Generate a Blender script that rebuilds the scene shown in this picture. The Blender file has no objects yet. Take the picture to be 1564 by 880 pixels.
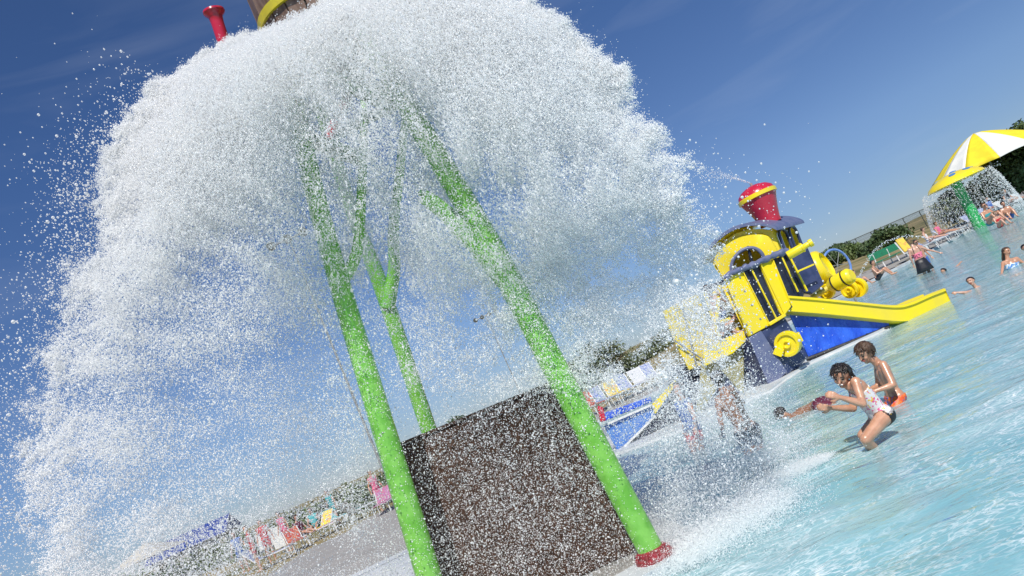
import bpy, bmesh, math, random
import numpy as np
from math import sin, cos, pi, radians, atan, sqrt
from mathutils import Vector, Matrix, noise
random.seed(7); rng = np.random.default_rng(7)
S = bpy.context.scene
COL = S.collection

# ------------------------------------------------------------------ camera
F = 1150.0; PITCH = atan(167 / F); ROLL = radians(24.3); CAMZ = 1.7
fw = Vector((0, cos(PITCH), sin(PITCH))); u0 = Vector((0, -sin(PITCH), cos(PITCH))); r0 = Vector((1, 0, 0))
CR = r0 * cos(ROLL) - u0 * sin(ROLL); CU = r0 * sin(ROLL) + u0 * cos(ROLL)
cam = bpy.data.cameras.new('camera'); co = bpy.data.objects.new('camera', cam); COL.objects.link(co)
M4 = Matrix((CR, CU, -fw)).transposed().to_4x4(); M4.translation = Vector((0, 0, CAMZ)); co.matrix_world = M4
cam.sensor_width = 36; cam.lens = 36 * F / 1564; cam.clip_end = 3000; cam.clip_start = 0.05
S.camera = co

# ------------------------------------------------------------------ light
SUN_EL = radians(49); SUN_AZ = radians(-2)      # sun stands behind the camera and to its left
SD = Vector((sin(SUN_AZ) * cos(SUN_EL), -cos(SUN_AZ) * cos(SUN_EL), sin(SUN_EL)))
W = bpy.data.worlds.new('World'); S.world = W; W.use_nodes = True
wn = W.node_tree; bg = wn.nodes['Background']
sky = wn.nodes.new('ShaderNodeTexSky'); sky.sky_type = 'NISHITA'; sky.sun_disc = False
sky.sun_elevation = SUN_EL; sky.sun_rotation = math.atan2(SD.x, SD.y)
sky.altitude = 1500; sky.air_density = 0.9; sky.dust_density = 0.15; sky.ozone_density = 5.0
# faint high cirrus mixed over the sky
tc = wn.nodes.new('ShaderNodeTexCoord'); mp = wn.nodes.new('ShaderNodeMapping'); mp.inputs['Scale'].default_value = (1.6, 1.0, 7.0)
mp.inputs['Rotation'].default_value = (0.2, 0.35, 0.1)
nz = wn.nodes.new('ShaderNodeTexNoise'); nz.inputs['Scale'].default_value = 2.2; nz.inputs['Detail'].default_value = 7; nz.inputs['Distortion'].default_value = 0.6
cr = wn.nodes.new('ShaderNodeValToRGB'); cr.color_ramp.elements[0].position = 0.5; cr.color_ramp.elements[1].position = 0.95
cr.color_ramp.elements[1].color = (0.16, 0.16, 0.16, 1)
mx = wn.nodes.new('ShaderNodeMix'); mx.data_type = 'RGBA'; mx.inputs[7].default_value = (6.5, 7.2, 8.4, 1)
L = wn.links.new
L(tc.outputs['Generated'], mp.inputs[0]); L(mp.outputs[0], nz.inputs[0]); L(nz.outputs[0], cr.inputs[0]); L(cr.outputs[0], mx.inputs[0])
tn = wn.nodes.new('ShaderNodeMix'); tn.data_type = 'RGBA'; tn.blend_type = 'MULTIPLY'; tn.inputs[0].default_value = 1; L(sky.outputs[0], tn.inputs[6])
sx = wn.nodes.new('ShaderNodeSeparateXYZ'); rh = wn.nodes.new('ShaderNodeValToRGB'); rh.color_ramp.elements[0].position = 0.0; rh.color_ramp.elements[0].color = (.52, .54, .64, 1); _e = rh.color_ramp.elements.new(.14); _e.color = (.84, .84, .90, 1); rh.color_ramp.elements[2].position = 0.45; rh.color_ramp.elements[2].color = (.74, .90, 1.12, 1)
L(tc.outputs['Generated'], sx.inputs[0]); L(sx.outputs[2], rh.inputs[0]); L(rh.outputs[0], tn.inputs[7]); L(tn.outputs[2], mx.inputs[6]); L(mx.outputs[2], bg.inputs[0]); bg.inputs[1].default_value = 0.085
sl = bpy.data.lights.new('sun', 'SUN'); sl.energy = 4.2; sl.angle = radians(0.5); sl.color = (1, 0.95, 0.87)
so = bpy.data.objects.new('sun', sl); COL.objects.link(so); so.rotation_euler = (-SD).to_track_quat('-Z', 'Y').to_euler()
S.view_settings.view_transform = 'Standard'; S.view_settings.look = 'None'; S.view_settings.gamma = 1
S.view_settings.exposure = 0.22
S.render.engine = 'CYCLES'; S.cycles.max_bounces = 16; S.cycles.diffuse_bounces = 14; S.cycles.glossy_bounces = 2
S.cycles.transparent_max_bounces = 12; S.cycles.transmission_bounces = 4; S.cycles.caustics_reflective = False; S.cycles.caustics_refractive = False

# ------------------------------------------------------------------ geometry helpers
def ray(x, y): return fw * F + CR * (x - 782) - CU * (y - 440)
CO = Vector((0, 0, CAMZ))
def G(x, y, z=0.0):
    d = ray(x, y); return CO + d * ((z - CAMZ) / d.z)
def P(x, y, Y):
    d = ray(x, y); return CO + d * (Y / d.y)
def PL(x, y, o, d2):
    n = Vector((-d2[1], d2[0], 0)); d = ray(x, y); return CO + d * ((Vector(o) - CO).dot(n) / d.dot(n))

def mat(name, c, rough=0.5, c2=None, scale=5.0, bump=0.0, bscale=None, spec=0.5, coat=0.0, lo=0.4, hi=0.6, detail=4, trans=0, stretch=(1, 1, 1)):
    m = bpy.data.materials.new(name); m.use_nodes = True; nt = m.node_tree; b = nt.nodes['Principled BSDF']
    b.inputs['Base Color'].default_value = (*c, 1); b.inputs['Roughness'].default_value = rough
    b.inputs['Specular IOR Level'].default_value = spec; b.inputs['Coat Weight'].default_value = coat
    t = nt.nodes.new('ShaderNodeTexCoord'); mpn = nt.nodes.new('ShaderNodeMapping'); mpn.inputs['Scale'].default_value = stretch
    nt.links.new(t.outputs['Object'], mpn.inputs[0])
    if c2:
        n = nt.nodes.new('ShaderNodeTexNoise'); n.inputs['Scale'].default_value = scale; n.inputs['Detail'].default_value = detail
        r = nt.nodes.new('ShaderNodeValToRGB'); r.color_ramp.elements[0].position = lo; r.color_ramp.elements[1].position = hi
        r.color_ramp.elements[0].color = (*c, 1); r.color_ramp.elements[1].color = (*c2, 1)
        nt.links.new(mpn.outputs[0], n.inputs[0]); nt.links.new(n.outputs[0], r.inputs[0]); nt.links.new(r.outputs[0], b.inputs['Base Color'])
    if bump:
        n = nt.nodes.new('ShaderNodeTexNoise'); n.inputs['Scale'].default_value = bscale or scale; n.inputs['Detail'].default_value = 5
        bp = nt.nodes.new('ShaderNodeBump'); bp.inputs['Strength'].default_value = bump; bp.inputs['Distance'].default_value = 0.12 if name == 'blue_tarp' else 0.02
        nt.links.new(mpn.outputs[0], n.inputs[0]); nt.links.new(n.outputs[0], bp.inputs['Height']); nt.links.new(bp.outputs[0], b.inputs['Normal'])
    return m

M = {
 'green': mat('wet_green_paint', (0.13, 0.40, 0.04), 0.2, (0.20, 0.50, 0.08), 9, 0.25, 30, coat=0.5),
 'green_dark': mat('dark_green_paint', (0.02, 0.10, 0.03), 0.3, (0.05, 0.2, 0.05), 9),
 'brown_box': mat('wet_dark_brown_stucco', (0.050, 0.027, 0.018), 0.75, (0.095, 0.052, 0.034), 30, 0.7, 60, spec=0.25, lo=0.35, hi=0.7),
 'wood': mat('brown_barrel_wood', (0.16, 0.10, 0.075), 0.55, (0.25, 0.17, 0.13), 14, 0.3, 30, stretch=(1, 1, 0.15)),
 'wood_gap': mat('dark_plank_gap', (0.03, 0.02, 0.015), 0.8),
 'yellow': mat('bright_yellow_gelcoat', (0.86, 0.68, 0.012), 0.32, (0.72, 0.58, 0.06), 2.2, 0.08, 14, coat=0.3, lo=0.45, hi=0.8, detail=9, stretch=(1, 1, .45)),
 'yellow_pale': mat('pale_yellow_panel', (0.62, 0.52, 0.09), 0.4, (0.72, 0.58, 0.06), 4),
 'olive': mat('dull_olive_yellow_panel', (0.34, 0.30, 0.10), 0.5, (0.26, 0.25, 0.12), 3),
 'yellow_paint': mat('yellow_hoop_paint', (0.85, 0.72, 0.03), 0.35, (0.7, 0.6, 0.05), 8),
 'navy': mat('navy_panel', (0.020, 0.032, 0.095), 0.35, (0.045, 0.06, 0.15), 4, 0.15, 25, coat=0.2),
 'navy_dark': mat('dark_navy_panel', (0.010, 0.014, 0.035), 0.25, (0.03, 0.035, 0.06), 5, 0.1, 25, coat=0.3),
 'slate': mat('slate_blue_panel', (0.10, 0.125, 0.24), 0.45, (0.14, 0.16, 0.27), 6, 0.15, 20),
 'tarp': mat('blue_tarp', (0.015, 0.08, 0.60), 0.38, (0.03, 0.13, 0.72), 2.5, 1.0, 2.2, stretch=(2.2, 1, .8)),
 'tarp_light': mat('light_blue_panel', (0.05, 0.16, 0.52), 0.5, (0.1, 0.23, 0.55), 4),
 'red': mat('red_gloss_paint', (0.48, 0.012, 0.04), 0.25, (0.56, 0.02, 0.05), 5, coat=0.4),
 'red_base': mat('dull_red_flange', (0.30, 0.02, 0.035), 0.5, (0.2, 0.03, 0.03), 20, 0.4, 40),
 'white': mat('white_paint', (0.78, 0.78, 0.76), 0.4, (0.66, 0.67, 0.66), 8),
 'concrete': mat('concrete', (0.36, 0.34, 0.31), 0.75, (0.27, 0.26, 0.24), 0.9, 0.2, 30, lo=0.3, hi=0.75, detail=8),
 'coping': mat('pale_coping', (0.60, 0.62, 0.62), 0.5, (0.48, 0.51, 0.53), 2, 0.15, 20),
 'wet_conc': mat('wet_concrete', (0.16, 0.17, 0.185), 0.18, (0.24, 0.245, 0.25), 1.2, 0.1, 20),
 'metal': mat('grey_metal', (0.30, 0.31, 0.31), 0.4, (0.22, 0.23, 0.23), 6),
 'fence': mat('dark_fence_metal', (0.05, 0.06, 0.055), 0.5, (0.08, 0.09, 0.08), 6),
 'dark': mat('black_rubber', (0.012, 0.012, 0.014), 0.5, (0.03, 0.03, 0.03), 10),
 'bench': mat('green_bench_slats', (0.02, 0.25, 0.12), 0.5, (0.03, 0.19, 0.1), 8),
 'mush_post': mat('mushroom_green', (0.01, 0.32, 0.07), 0.3, (0.03, 0.4, 0.1), 5, coat=0.3),
 'blue_dot': mat('blue_spot_paint', (0.07, 0.20, 0.50), 0.4, (0.1, 0.25, 0.5), 8),
 'hoop': mat('light_blue_hoop', (0.12, 0.24, 0.60), 0.3, (0.2, 0.32, 0.65), 8),
 'canvas_y': mat('yellow_canvas', (0.80, 0.66, 0.02), 0.7, (0.74, 0.58, 0.02), 1.5, 0.4, 3),
 'canvas_w': mat('white_canvas', (0.76, 0.76, 0.70), 0.7, (0.68, 0.69, 0.65), 1.5, 0.4, 3),
 'tan': mat('tan_canvas', (0.52, 0.49, 0.42), 0.7, (0.45, 0.43, 0.38), 3),
 'roof_blue': mat('blue_metal_roof', (0.02, 0.045, 0.24), 0.4, (0.03, 0.06, 0.28), 2),
 'wall_pale': mat('pale_building_wall', (0.42, 0.41, 0.38), 0.7, (0.36, 0.35, 0.33), 2),
 'bark': mat('bark', (0.10, 0.075, 0.05), 0.8, (0.06, 0.045, 0.03), 12, 0.4, 30),
 'leaf_a': mat('leaves_mid', (0.08, 0.125, 0.03), 0.6, (0.13, 0.17, 0.055), 0.9),
 'leaf_b': mat('leaves_dark', (0.05, 0.09, 0.03), 0.6, (0.085, 0.125, 0.045), 0.9),
 'leaf_c': mat('leaves_grey', (0.10, 0.135, 0.07), 0.6, (0.16, 0.18, 0.09), 0.9),
 'sling_w': mat('white_sling', (0.62, 0.63, 0.63), 0.6, (0.5, 0.52, 0.55), 12, stretch=(1, 8, 1)),
 'sling_b': mat('blue_striped_sling', (0.10, 0.17, 0.42), 0.6, (0.5, 0.52, 0.6), 14, lo=0.48, hi=0.52, stretch=(1, 6, 1)),
 'towel_y': mat('yellow_towel', (0.75, 0.58, 0.08), 0.9, (0.72, 0.35, 0.1), 6, lo=0.55, hi=0.6),
 'towel_p': mat('pink_towel', (0.42, 0.12, 0.20), 0.9, (0.36, 0.15, 0.30), 6),
 'towel_t': mat('teal_towel', (0.06, 0.40, 0.42), 0.9, (0.1, 0.5, 0.5), 6),
 'towel_r': mat('red_towel', (0.36, 0.06, 0.06), 0.9, (0.45, 0.14, 0.08), 6),
 'skin_a': mat('skin_tan', (0.56, 0.30, 0.19), 0.36, (0.48, 0.245, 0.15), 12, 0.1, 60, spec=0.6),
 'skin_b': mat('skin_fair', (0.58, 0.34, 0.245), 0.42, (0.50, 0.275, 0.19), 12, 0.1, 60),
 'skin_c': mat('skin_brown', (0.34, 0.18, 0.105), 0.36, (0.27, 0.135, 0.08), 12),
 'hair_black': mat('wet_black_hair', (0.012, 0.010, 0.010), 0.25, (0.03, 0.022, 0.018), 25, 0.9, 60, stretch=(1, 1, .25)),
 'hair_brown': mat('brown_hair', (0.045, 0.024, 0.014), 0.4, (0.085, 0.045, 0.024), 25, 0.9, 60, stretch=(1, 1, .25)),
 'hair_blond': mat('blond_hair', (0.30, 0.20, 0.09), 0.5, (0.18, 0.11, 0.05), 25, 0.9, 60),
 'black_cloth': mat('black_swim_cloth', (0.010, 0.010, 0.014), 0.45, (0.02, 0.02, 0.025), 20, 0.2, 20),
 'eye': mat('eye_dark', (0.02, 0.015, 0.012), 0.2), 'lip': mat('lips', (0.36, 0.10, 0.08), 0.4), 'teeth': mat('teeth', (0.75, 0.72, 0.66), 0.3),
 'brow': mat('eyebrow', (0.05, 0.03, 0.02), 0.7),
}
for _k in ('skin_a', 'skin_b', 'skin_c'):
    _b = M[_k].node_tree.nodes['Principled BSDF']; _b.inputs['Coat Weight'].default_value = 0.35; _b.inputs['Coat Roughness'].default_value = 0.22; _b.inputs['Subsurface Weight'].default_value = 0.12; _b.inputs['Subsurface Radius'].default_value = (.02, .008, .004)
def pattern(name, cols, scale, base=(0.75, 0.72, 0.72), rough=0.5):
    m = bpy.data.materials.new(name); m.use_nodes = True; nt = m.node_tree; b = nt.nodes['Principled BSDF']
    b.inputs['Roughness'].default_value = rough
    t = nt.nodes.new('ShaderNodeTexCoord'); v = nt.nodes.new('ShaderNodeTexVoronoi'); v.inputs['Scale'].default_value = scale
    r = nt.nodes.new('ShaderNodeValToRGB'); r.color_ramp.interpolation = 'CONSTANT'
    e = r.color_ramp.elements; e[0].color = (*base, 1)
    n = len(cols)
    for i, c in enumerate(cols):
        k = e[1] if i == 0 else e.new(0.5)
        k.position = 0.14 + 0.86 * i / n; k.color = (*c, 1)
    sp = nt.nodes.new('ShaderNodeSeparateColor')
    nt.links.new(t.outputs['Object'], v.inputs[0]); nt.links.new(v.outputs['Color'], sp.inputs[0]); nt.links.new(sp.outputs[0], r.inputs[0]); nt.links.new(r.outputs[0], b.inputs['Base Color'])
    return m
M['floral'] = pattern('floral_swim_print', [(0.75, 0.10, 0.28), (0.85, 0.5, 0.08), (0.8, 0.75, 0.75), (0.12, 0.2, 0.55), (0.8, 0.3, 0.35), (0.78, 0.75, 0.72), (0.15, 0.42, 0.15)], 60)
M['orange_print'] = pattern('orange_print', [(0.82, 0.16, 0.02), (0.75, 0.10, 0.03), (0.14, 0.13, 0.38), (0.85, 0.2, 0.03)], 48, (0.8, 0.2, 0.04))
M['pink_print'] = pattern('pink_print', [(0.8, 0.16, 0.26), (0.8, 0.2, 0.3), (0.1, 0.04, 0.05)], 30, (0.75, 0.3, 0.36))
M['blue_print'] = pattern('blue_print', [(0.1, 0.25, 0.6), (0.75, 0.78, 0.8), (0.2, 0.4, 0.6)], 35)
M['crowd_red'] = mat('red_swim', (0.5, 0.03, 0.04), 0.6); M['maroon'] = mat('maroon_swim', (0.10, 0.012, 0.03), 0.5, (0.13, 0.025, 0.05), 20)
M['blue_cloth'] = mat('blue_swim', (0.06, 0.14, 0.42), 0.6); M['teal'] = mat('teal_swim', (0.05, 0.35, 0.38), 0.6)
M['pink_cloth'] = mat('pink_swim', (0.65, 0.14, 0.26), 0.6); M['white_cloth'] = mat('white_cloth', (0.75, 0.75, 0.73), 0.8)

def finish(o, smooth):
    if smooth:
        for p in o.data.polygons: p.use_smooth = True
        if smooth != 'all':
            o.data.set_sharp_from_angle(angle=radians(38))
def link(name, me, m, parent=None, smooth=True):
    o = bpy.data.objects.new(name, me); COL.objects.link(o)
    if m is not None: me.materials.append(M[m] if isinstance(m, str) else m)
    if parent is not None:
        o.parent = parent
        if parent.type == 'EMPTY': o.matrix_parent_inverse = Matrix.Translation(-parent.location)
    finish(o, smooth); return o
def copy_tree(o, parent=None):
    c = o.copy(); COL.objects.link(c); c.parent = parent
    for ch in [q for q in o.children]: copy_tree(ch, c)
    return c
def obj(name, bm, m, parent=None, smooth=True):
    bmesh.ops.recalc_face_normals(bm, faces=bm.faces[:])
    me = bpy.data.meshes.new(name); bm.to_mesh(me); bm.free()
    return link(name, me, m, parent, smooth)
def tag(o, label, cat=None, group=None, kind=None):
    if label: o['label'] = label
    if cat: o['category'] = cat
    if group: o['group'] = group
    if kind: o['kind'] = kind
    return o
def thing(name, label, cat, loc, group=None):
    o = bpy.data.objects.new(name, None); COL.objects.link(o); o.location = Vector(loc); o.empty_display_size = 0.2
    return tag(o, label, cat, group)
def B(): return bmesh.new()
def box(bm, c, s, rz=0, rot=None):
    r = bmesh.ops.create_cube(bm, size=1); m = (rot or Matrix.Rotation(rz, 4, 'Z')) @ Matrix.Diagonal((*s, 1))
    bmesh.ops.transform(bm, matrix=Matrix.Translation(Vector(c)) @ m, verts=r['verts']); return r['verts']
def beam(bm, a, b, w, h=None):
    a = Vector(a); b = Vector(b); d = b - a; q = d.to_track_quat('Y', 'Z').to_matrix().to_4x4()
    return box(bm, (a + b) / 2, (w, d.length, h or w), rot=q)
def tube(bm, pts, rs, seg=12, cap=True):
    pts = [Vector(p) for p in pts]; n = len(pts)
    if not hasattr(rs, '__len__'): rs = [rs] * n
    rings = []; up = None
    for i, p in enumerate(pts):
        t = (pts[min(i + 1, n - 1)] - pts[max(i - 1, 0)]).normalized()
        if up is None: up = Vector((0, 0, 1)) if abs(t.z) < 0.9 else Vector((0, 1, 0))
        x = t.cross(up).normalized(); y = x.cross(t).normalized(); up = y
        rings.append([bm.verts.new(p + (x * cos(2 * pi * k / seg) + y * sin(2 * pi * k / seg)) * rs[i]) for k in range(seg)])
    for a, b in zip(rings, rings[1:]):
        for k in range(seg): bm.faces.new((a[k], a[(k + 1) % seg], b[(k + 1) % seg], b[k]))
    if cap:
        bm.faces.new(rings[0][::-1]); bm.faces.new(rings[-1])
def loopt(bm, pts, r, seg=8):
    pts = [Vector(p) for p in pts]; tube(bm, pts + [pts[0], pts[1]], r, seg, False)
def bez(pts, n=24):
    pts = [Vector(p) for p in pts]; out = []
    m = len(pts)
    for i in range(m - 1):
        p0 = pts[max(i - 1, 0)]; p1 = pts[i]; p2 = pts[i + 1]; p3 = pts[min(i + 2, m - 1)]
        k = max(2, n // (m - 1))
        for j in range(k):
            t = j / k
            out.append(0.5 * ((2 * p1) + (p2 - p0) * t + (2 * p0 - 5 * p1 + 4 * p2 - p3) * t * t + (3 * p1 - p0 - 3 * p2 + p3) * t ** 3))
    out.append(pts[-1]); return out
def lathe(bm, prof, o, axis=(0, 0, 1), seg=32):
    q = Vector(axis).to_track_quat('Z', 'Y').to_matrix(); o = Vector(o); rings = []
    for r, z in prof:
        rings.append([bm.verts.new(o + q @ Vector((max(r, 1e-4) * cos(2 * pi * k / seg), max(r, 1e-4) * sin(2 * pi * k / seg), z))) for k in range(seg)])
    for a, b in zip(rings, rings[1:]):
        for k in range(seg): bm.faces.new((a[k], a[(k + 1) % seg], b[(k + 1) % seg], b[k]))
    if prof[0][0] > 1e-3: bm.faces.new(rings[0][::-1])
    if prof[-1][0] > 1e-3: bm.faces.new(rings[-1])
def slab(bm, outer, vec, holes=()):
    vec = Vector(vec); loops = []
    tmp = bmesh.new(); es = []
    for lp in [outer, *holes]:
        vs = [tmp.verts.new(p) for p in lp]; loops.append(vs)
        es += [tmp.edges.new((vs[i], vs[(i + 1) % len(vs)])) for i in range(len(vs))]
    n = Vector((0, 0, 0)); k = len(outer)
    for i in range(k): n += Vector(outer[i]).cross(Vector(outer[(i + 1) % k]))
    bmesh.ops.triangle_fill(tmp, edges=es, use_beauty=True, normal=n.normalized())
    tmp.verts.ensure_lookup_table(); mp_ = {}
    for v in tmp.verts: mp_[v] = (bm.verts.new(v.co), bm.verts.new(v.co + vec))
    for f in tmp.faces:
        bm.faces.new([mp_[v][0] for v in f.verts]); bm.faces.new([mp_[v][1] for v in reversed(f.verts)])
    for vs in loops:
        for i in range(len(vs)):
            a, b = vs[i], vs[(i + 1) % len(vs)]
            bm.faces.new((mp_[a][0], mp_[b][0], mp_[b][1], mp_[a][1]))
    tmp.free()
def bevel(bm, w=0.01, seg=2):
    bmesh.ops.remove_doubles(bm, verts=bm.verts[:], dist=1e-5)
    bmesh.ops.recalc_face_normals(bm, faces=bm.faces[:])
    es = [e for e in bm.edges if len(e.link_faces) == 2 and e.calc_face_angle(0) > 0.5]
    bmesh.ops.bevel(bm, geom=es, offset=w, segments=seg, affect='EDGES', clamp_overlap=True)

# ------------------------------------------------------------------ ground, pool, water
pool = [(-0.55, 6.05), (0.22, 6.28), (0.55, 6.75), (0.35, 8.2), (0.0, 10.5), (-0.5, 13), (-1.2, 17), (-1.0, 22), (1.5, 26.5), (6, 30), (12, 35.5), (18.8, 40.6), (25, 45.6), (34, 53.5), (44, 64.5), (60, 80), (90, 92), (110, 60), (90, 10), (40, -25), (5, -22), (-4, -12), (-2.6, -3), (-1.9, 2), (-1.5, 5.0)]
pc = bez([(*p, 0) for p in pool + [pool[0]]], 25 * 6)[:-1]
PA = np.array([(p.x, p.y) for p in pc]); PB = np.roll(PA, -1, 0)
def pdist(X, Y):
    """signed distance to pool edge, negative inside (numpy arrays)"""
    d = np.full(X.shape, 1e9); ins = np.zeros(X.shape, bool)
    for (ax, ay), (bx, by) in zip(PA, PB):
        ex, ey = bx - ax, by - ay; t = np.clip(((X - ax) * ex + (Y - ay) * ey) / (ex * ex + ey * ey + 1e-12), 0, 1)
        d = np.minimum(d, np.hypot(X - ax - t * ex, Y - ay - t * ey))
        c = ((ay > Y) != (by > Y)) & (X < ex * (Y - ay) / (ey + 1e-12) + ax); ins ^= c
    return np.where(ins, -d, d)
def rise(X, Y, d):
    s = np.clip((X - 4) / 14, 0, 1) * np.clip((Y - 24) / 12, 0, 1)
    return 0.10 + s * (np.clip(d - 1.0, 0, 14) * 0.075 + np.clip(d - 15, 0, 30) * 0.06)
def groundz(x, y):
    X = np.array([float(x)]); Y = np.array([float(y)]); return float(rise(X, Y, np.maximum(pdist(X, Y), 0))[0])

def grid_axis(segs):
    out = []
    for a, b, s in segs: out += list(np.arange(a, b, s))
    return np.array(out + [segs[-1][1]])
gx = grid_axis([(-900, -100, 50), (-100, -20, 4), (-20, 20, 0.5), (20, 110, 2), (110, 900, 60)])
gy = grid_axis([(-60, -10, 5), (-10, 50, 0.5), (50, 110, 2), (110, 200, 10), (200, 1800, 100)])
X, Y = np.meshgrid(gx, gy); D = pdist(X, Y)
Z = rise(X, Y, np.maximum(D, 0)) - 0.06
nzv = np.array([noise.noise(Vector((x * 0.12, y * 0.12, 0))) for x, y in zip(X.ravel(), Y.ravel())]).reshape(X.shape)
Z += np.where(D > 10, nzv * 0.35 * np.clip((D - 10) / 10, 0, 1), 0)
Z = np.where(D < 0.35, -1.3, Z)
nx = len(gx); ny = len(gy)
vs = np.stack([X.ravel(), Y.ravel(), Z.ravel()], 1)
ii = np.arange((ny - 1) * (nx - 1)); rr_ = ii // (nx - 1) * nx + ii % (nx - 1)
fs = np.stack([rr_, rr_ + 1, rr_ + 1 + nx, rr_ + nx], 1)
me = bpy.data.meshes.new('ground'); me.from_pydata(vs.tolist(), [], fs.tolist())
M['grass'] = mat('dry_grass', (0.115, 0.115, 0.035), 0.9, (0.30, 0.235, 0.11), 0.22, 0.8, 3, lo=0.38, hi=0.6, detail=10)
g = link('ground', me, 'grass'); tag(g, None, kind='structure')

NRM = []
for i in range(len(PA)):
    t = PB[i] - PA[i - 1]; t = t / (np.hypot(*t) + 1e-9); NRM.append((-t[1], t[0]))
NRM = np.array(NRM)
tst = PA + NRM * 0.3
if pdist(tst[:, 0], tst[:, 1]).mean() < 0: NRM = -NRM
def ring(name, m, offs, zf, smooth=True):
    bm = B(); rows = []
    for o_ in offs:
        q = PA + NRM * o_; rows.append([bm.verts.new((x, y, zf(x, y, o_))) for x, y in q])
    n = len(PA)
    for a, b in zip(rows, rows[1:]):
        for k in range(n): bm.faces.new((a[k], a[(k + 1) % n], b[(k + 1) % n], b[k]))
    return obj(name, bm, m, smooth=smooth)
def zdeck(x, y, o_):
    X = np.array([x]); Y = np.array([y]); return float(rise(X, Y, np.array([max(0, o_)]))[0])
tag(ring('pool_coping', 'coping', [0.0, 0.0001, 0.0002, 0.35], lambda x, y, o_: {0.0: -0.9, 0.0001: -0.05}.get(o_, zdeck(x, y, o_) + (0.0 if o_ < .1 else 0.012))), None, kind='structure')
# concrete deck sheet: everything within 9 m of the pool, and the broad apron on the left
dx = grid_axis([(-45, -8, 1.5), (-8, 12, 0.4), (12, 70, 1.2)]); dy = grid_axis([(-12, 0, 2), (0, 34, 0.4), (34, 85, 1.2)])
X, Y = np.meshgrid(dx, dy); D = pdist(X, Y); Z = rise(X, Y, np.maximum(D, 0)) + 0.004
ok = (D > 0.05) & ((D < 5.5) | ((X < 0) & (D < 11)))
vid = -np.ones(X.shape, int); vid[ok] = np.arange(ok.sum())
fc = [(vid[j, i], vid[j, i + 1], vid[j + 1, i + 1], vid[j + 1, i]) for j in range(len(dy) - 1) for i in range(len(dx) - 1) if ok[j, i] and ok[j, i + 1] and ok[j + 1, i] and ok[j + 1, i + 1]]
me = bpy.data.meshes.new('pool_deck'); me.from_pydata(np.stack([X[ok], Y[ok], Z[ok]], 1).tolist(), [], fc)
tag(link('pool_deck', me, 'concrete'), None, kind='structure')
# paler slab strip across the left of the deck
bm = B()
for a, b, c, d in [(( -9.4, 13.6), (-0.9, 14.9), (-0.9, 9.2), (-9.4, 8.0))]:
    slab(bm, [(*a, .094), (*b, .094), (*c, .094), (*d, .094)], (0, 0, 0.028))
tag(obj('path', bm, 'coping'), None, kind='structure')
bm = B(); box(bm, (-5.2, 13.6, 0.124), (8.4, 0.1, 0.006), rz=0.15); tag(obj('drain_channel', bm, 'metal'), None, kind='structure')

# pool floor and water
M['floor'] = mat('pool_floor_paint', (0.42, 0.74, 0.80), 0.6, (0.34, 0.66, 0.74), 0.5, detail=6)
bm = B()
slab(bm, [(x, y, -0.55) for x, y in PA + NRM * 0.02], (0, 0, -0.1)); tag(obj('pool_floor', bm, 'floor'), None, kind='structure')

wm = bpy.data.materials.new('pool_water'); wm.use_nodes = True; nt = wm.node_tree; nt.nodes.clear(); N = nt.nodes.new; LL = nt.links.new
out = N('ShaderNodeOutputMaterial'); t = N('ShaderNodeTexCoord')
def noise_n(sc, det, st, dist=0.0, typ=None):
    mp = N('ShaderNodeMapping'); mp.inputs['Scale'].default_value = st; LL(t.outputs['Object'], mp.inputs[0])
    n = N('ShaderNodeTexNoise'); n.inputs['Scale'].default_value = sc; n.inputs['Detail'].default_value = det; n.inputs['Distortion'].default_value = dist
    if typ: n.noise_type = typ
    LL(mp.outputs[0], n.inputs[0]); return n
n1 = noise_n(2.6, 5, (0.8, 1.5, 1), 0.8); n2 = noise_n(9, 4, (0.8, 1.3, 1), 1.0)
ad = N('ShaderNodeMath'); ad.operation = 'MULTIPLY_ADD'; ad.inputs[1].default_value = 0.3; LL(n2.outputs[0], ad.inputs[0]); LL(n1.outputs[0], ad.inputs[2])
bp = N('ShaderNodeBump'); bp.inputs['Strength'].default_value = 0.9; bp.inputs['Distance'].default_value = 0.034; LL(ad.outputs[0], bp.inputs['Height'])
gl = N('ShaderNodeBsdfGlossy'); gl.inputs['Roughness'].default_value = 0.07; LL(bp.outputs[0], gl.inputs['Normal'])
tr = N('ShaderNodeBsdfTransparent'); tr.inputs[0].default_value = (0.72, 0.92, 0.95, 1)
df = N('ShaderNodeBsdfDiffuse')
nb = noise_n(0.35, 4, (1, 1.4, 1), 0.6); rb = N('ShaderNodeValToRGB'); rb.color_ramp.elements[0].position = 0.35; rb.color_ramp.elements[1].position = 0.65
rb.color_ramp.elements[0].color = (0.30, 0.63, 0.71, 1); rb.color_ramp.elements[1].color = (0.53, 0.78, 0.82, 1); LL(nb.outputs[0], rb.inputs[0]); LL(rb.outputs[0], df.inputs[0])
m1 = N('ShaderNodeMixShader'); m1.inputs[0].default_value = 0.58; LL(tr.outputs[0], m1.inputs[1]); LL(df.outputs[0], m1.inputs[2])
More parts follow.
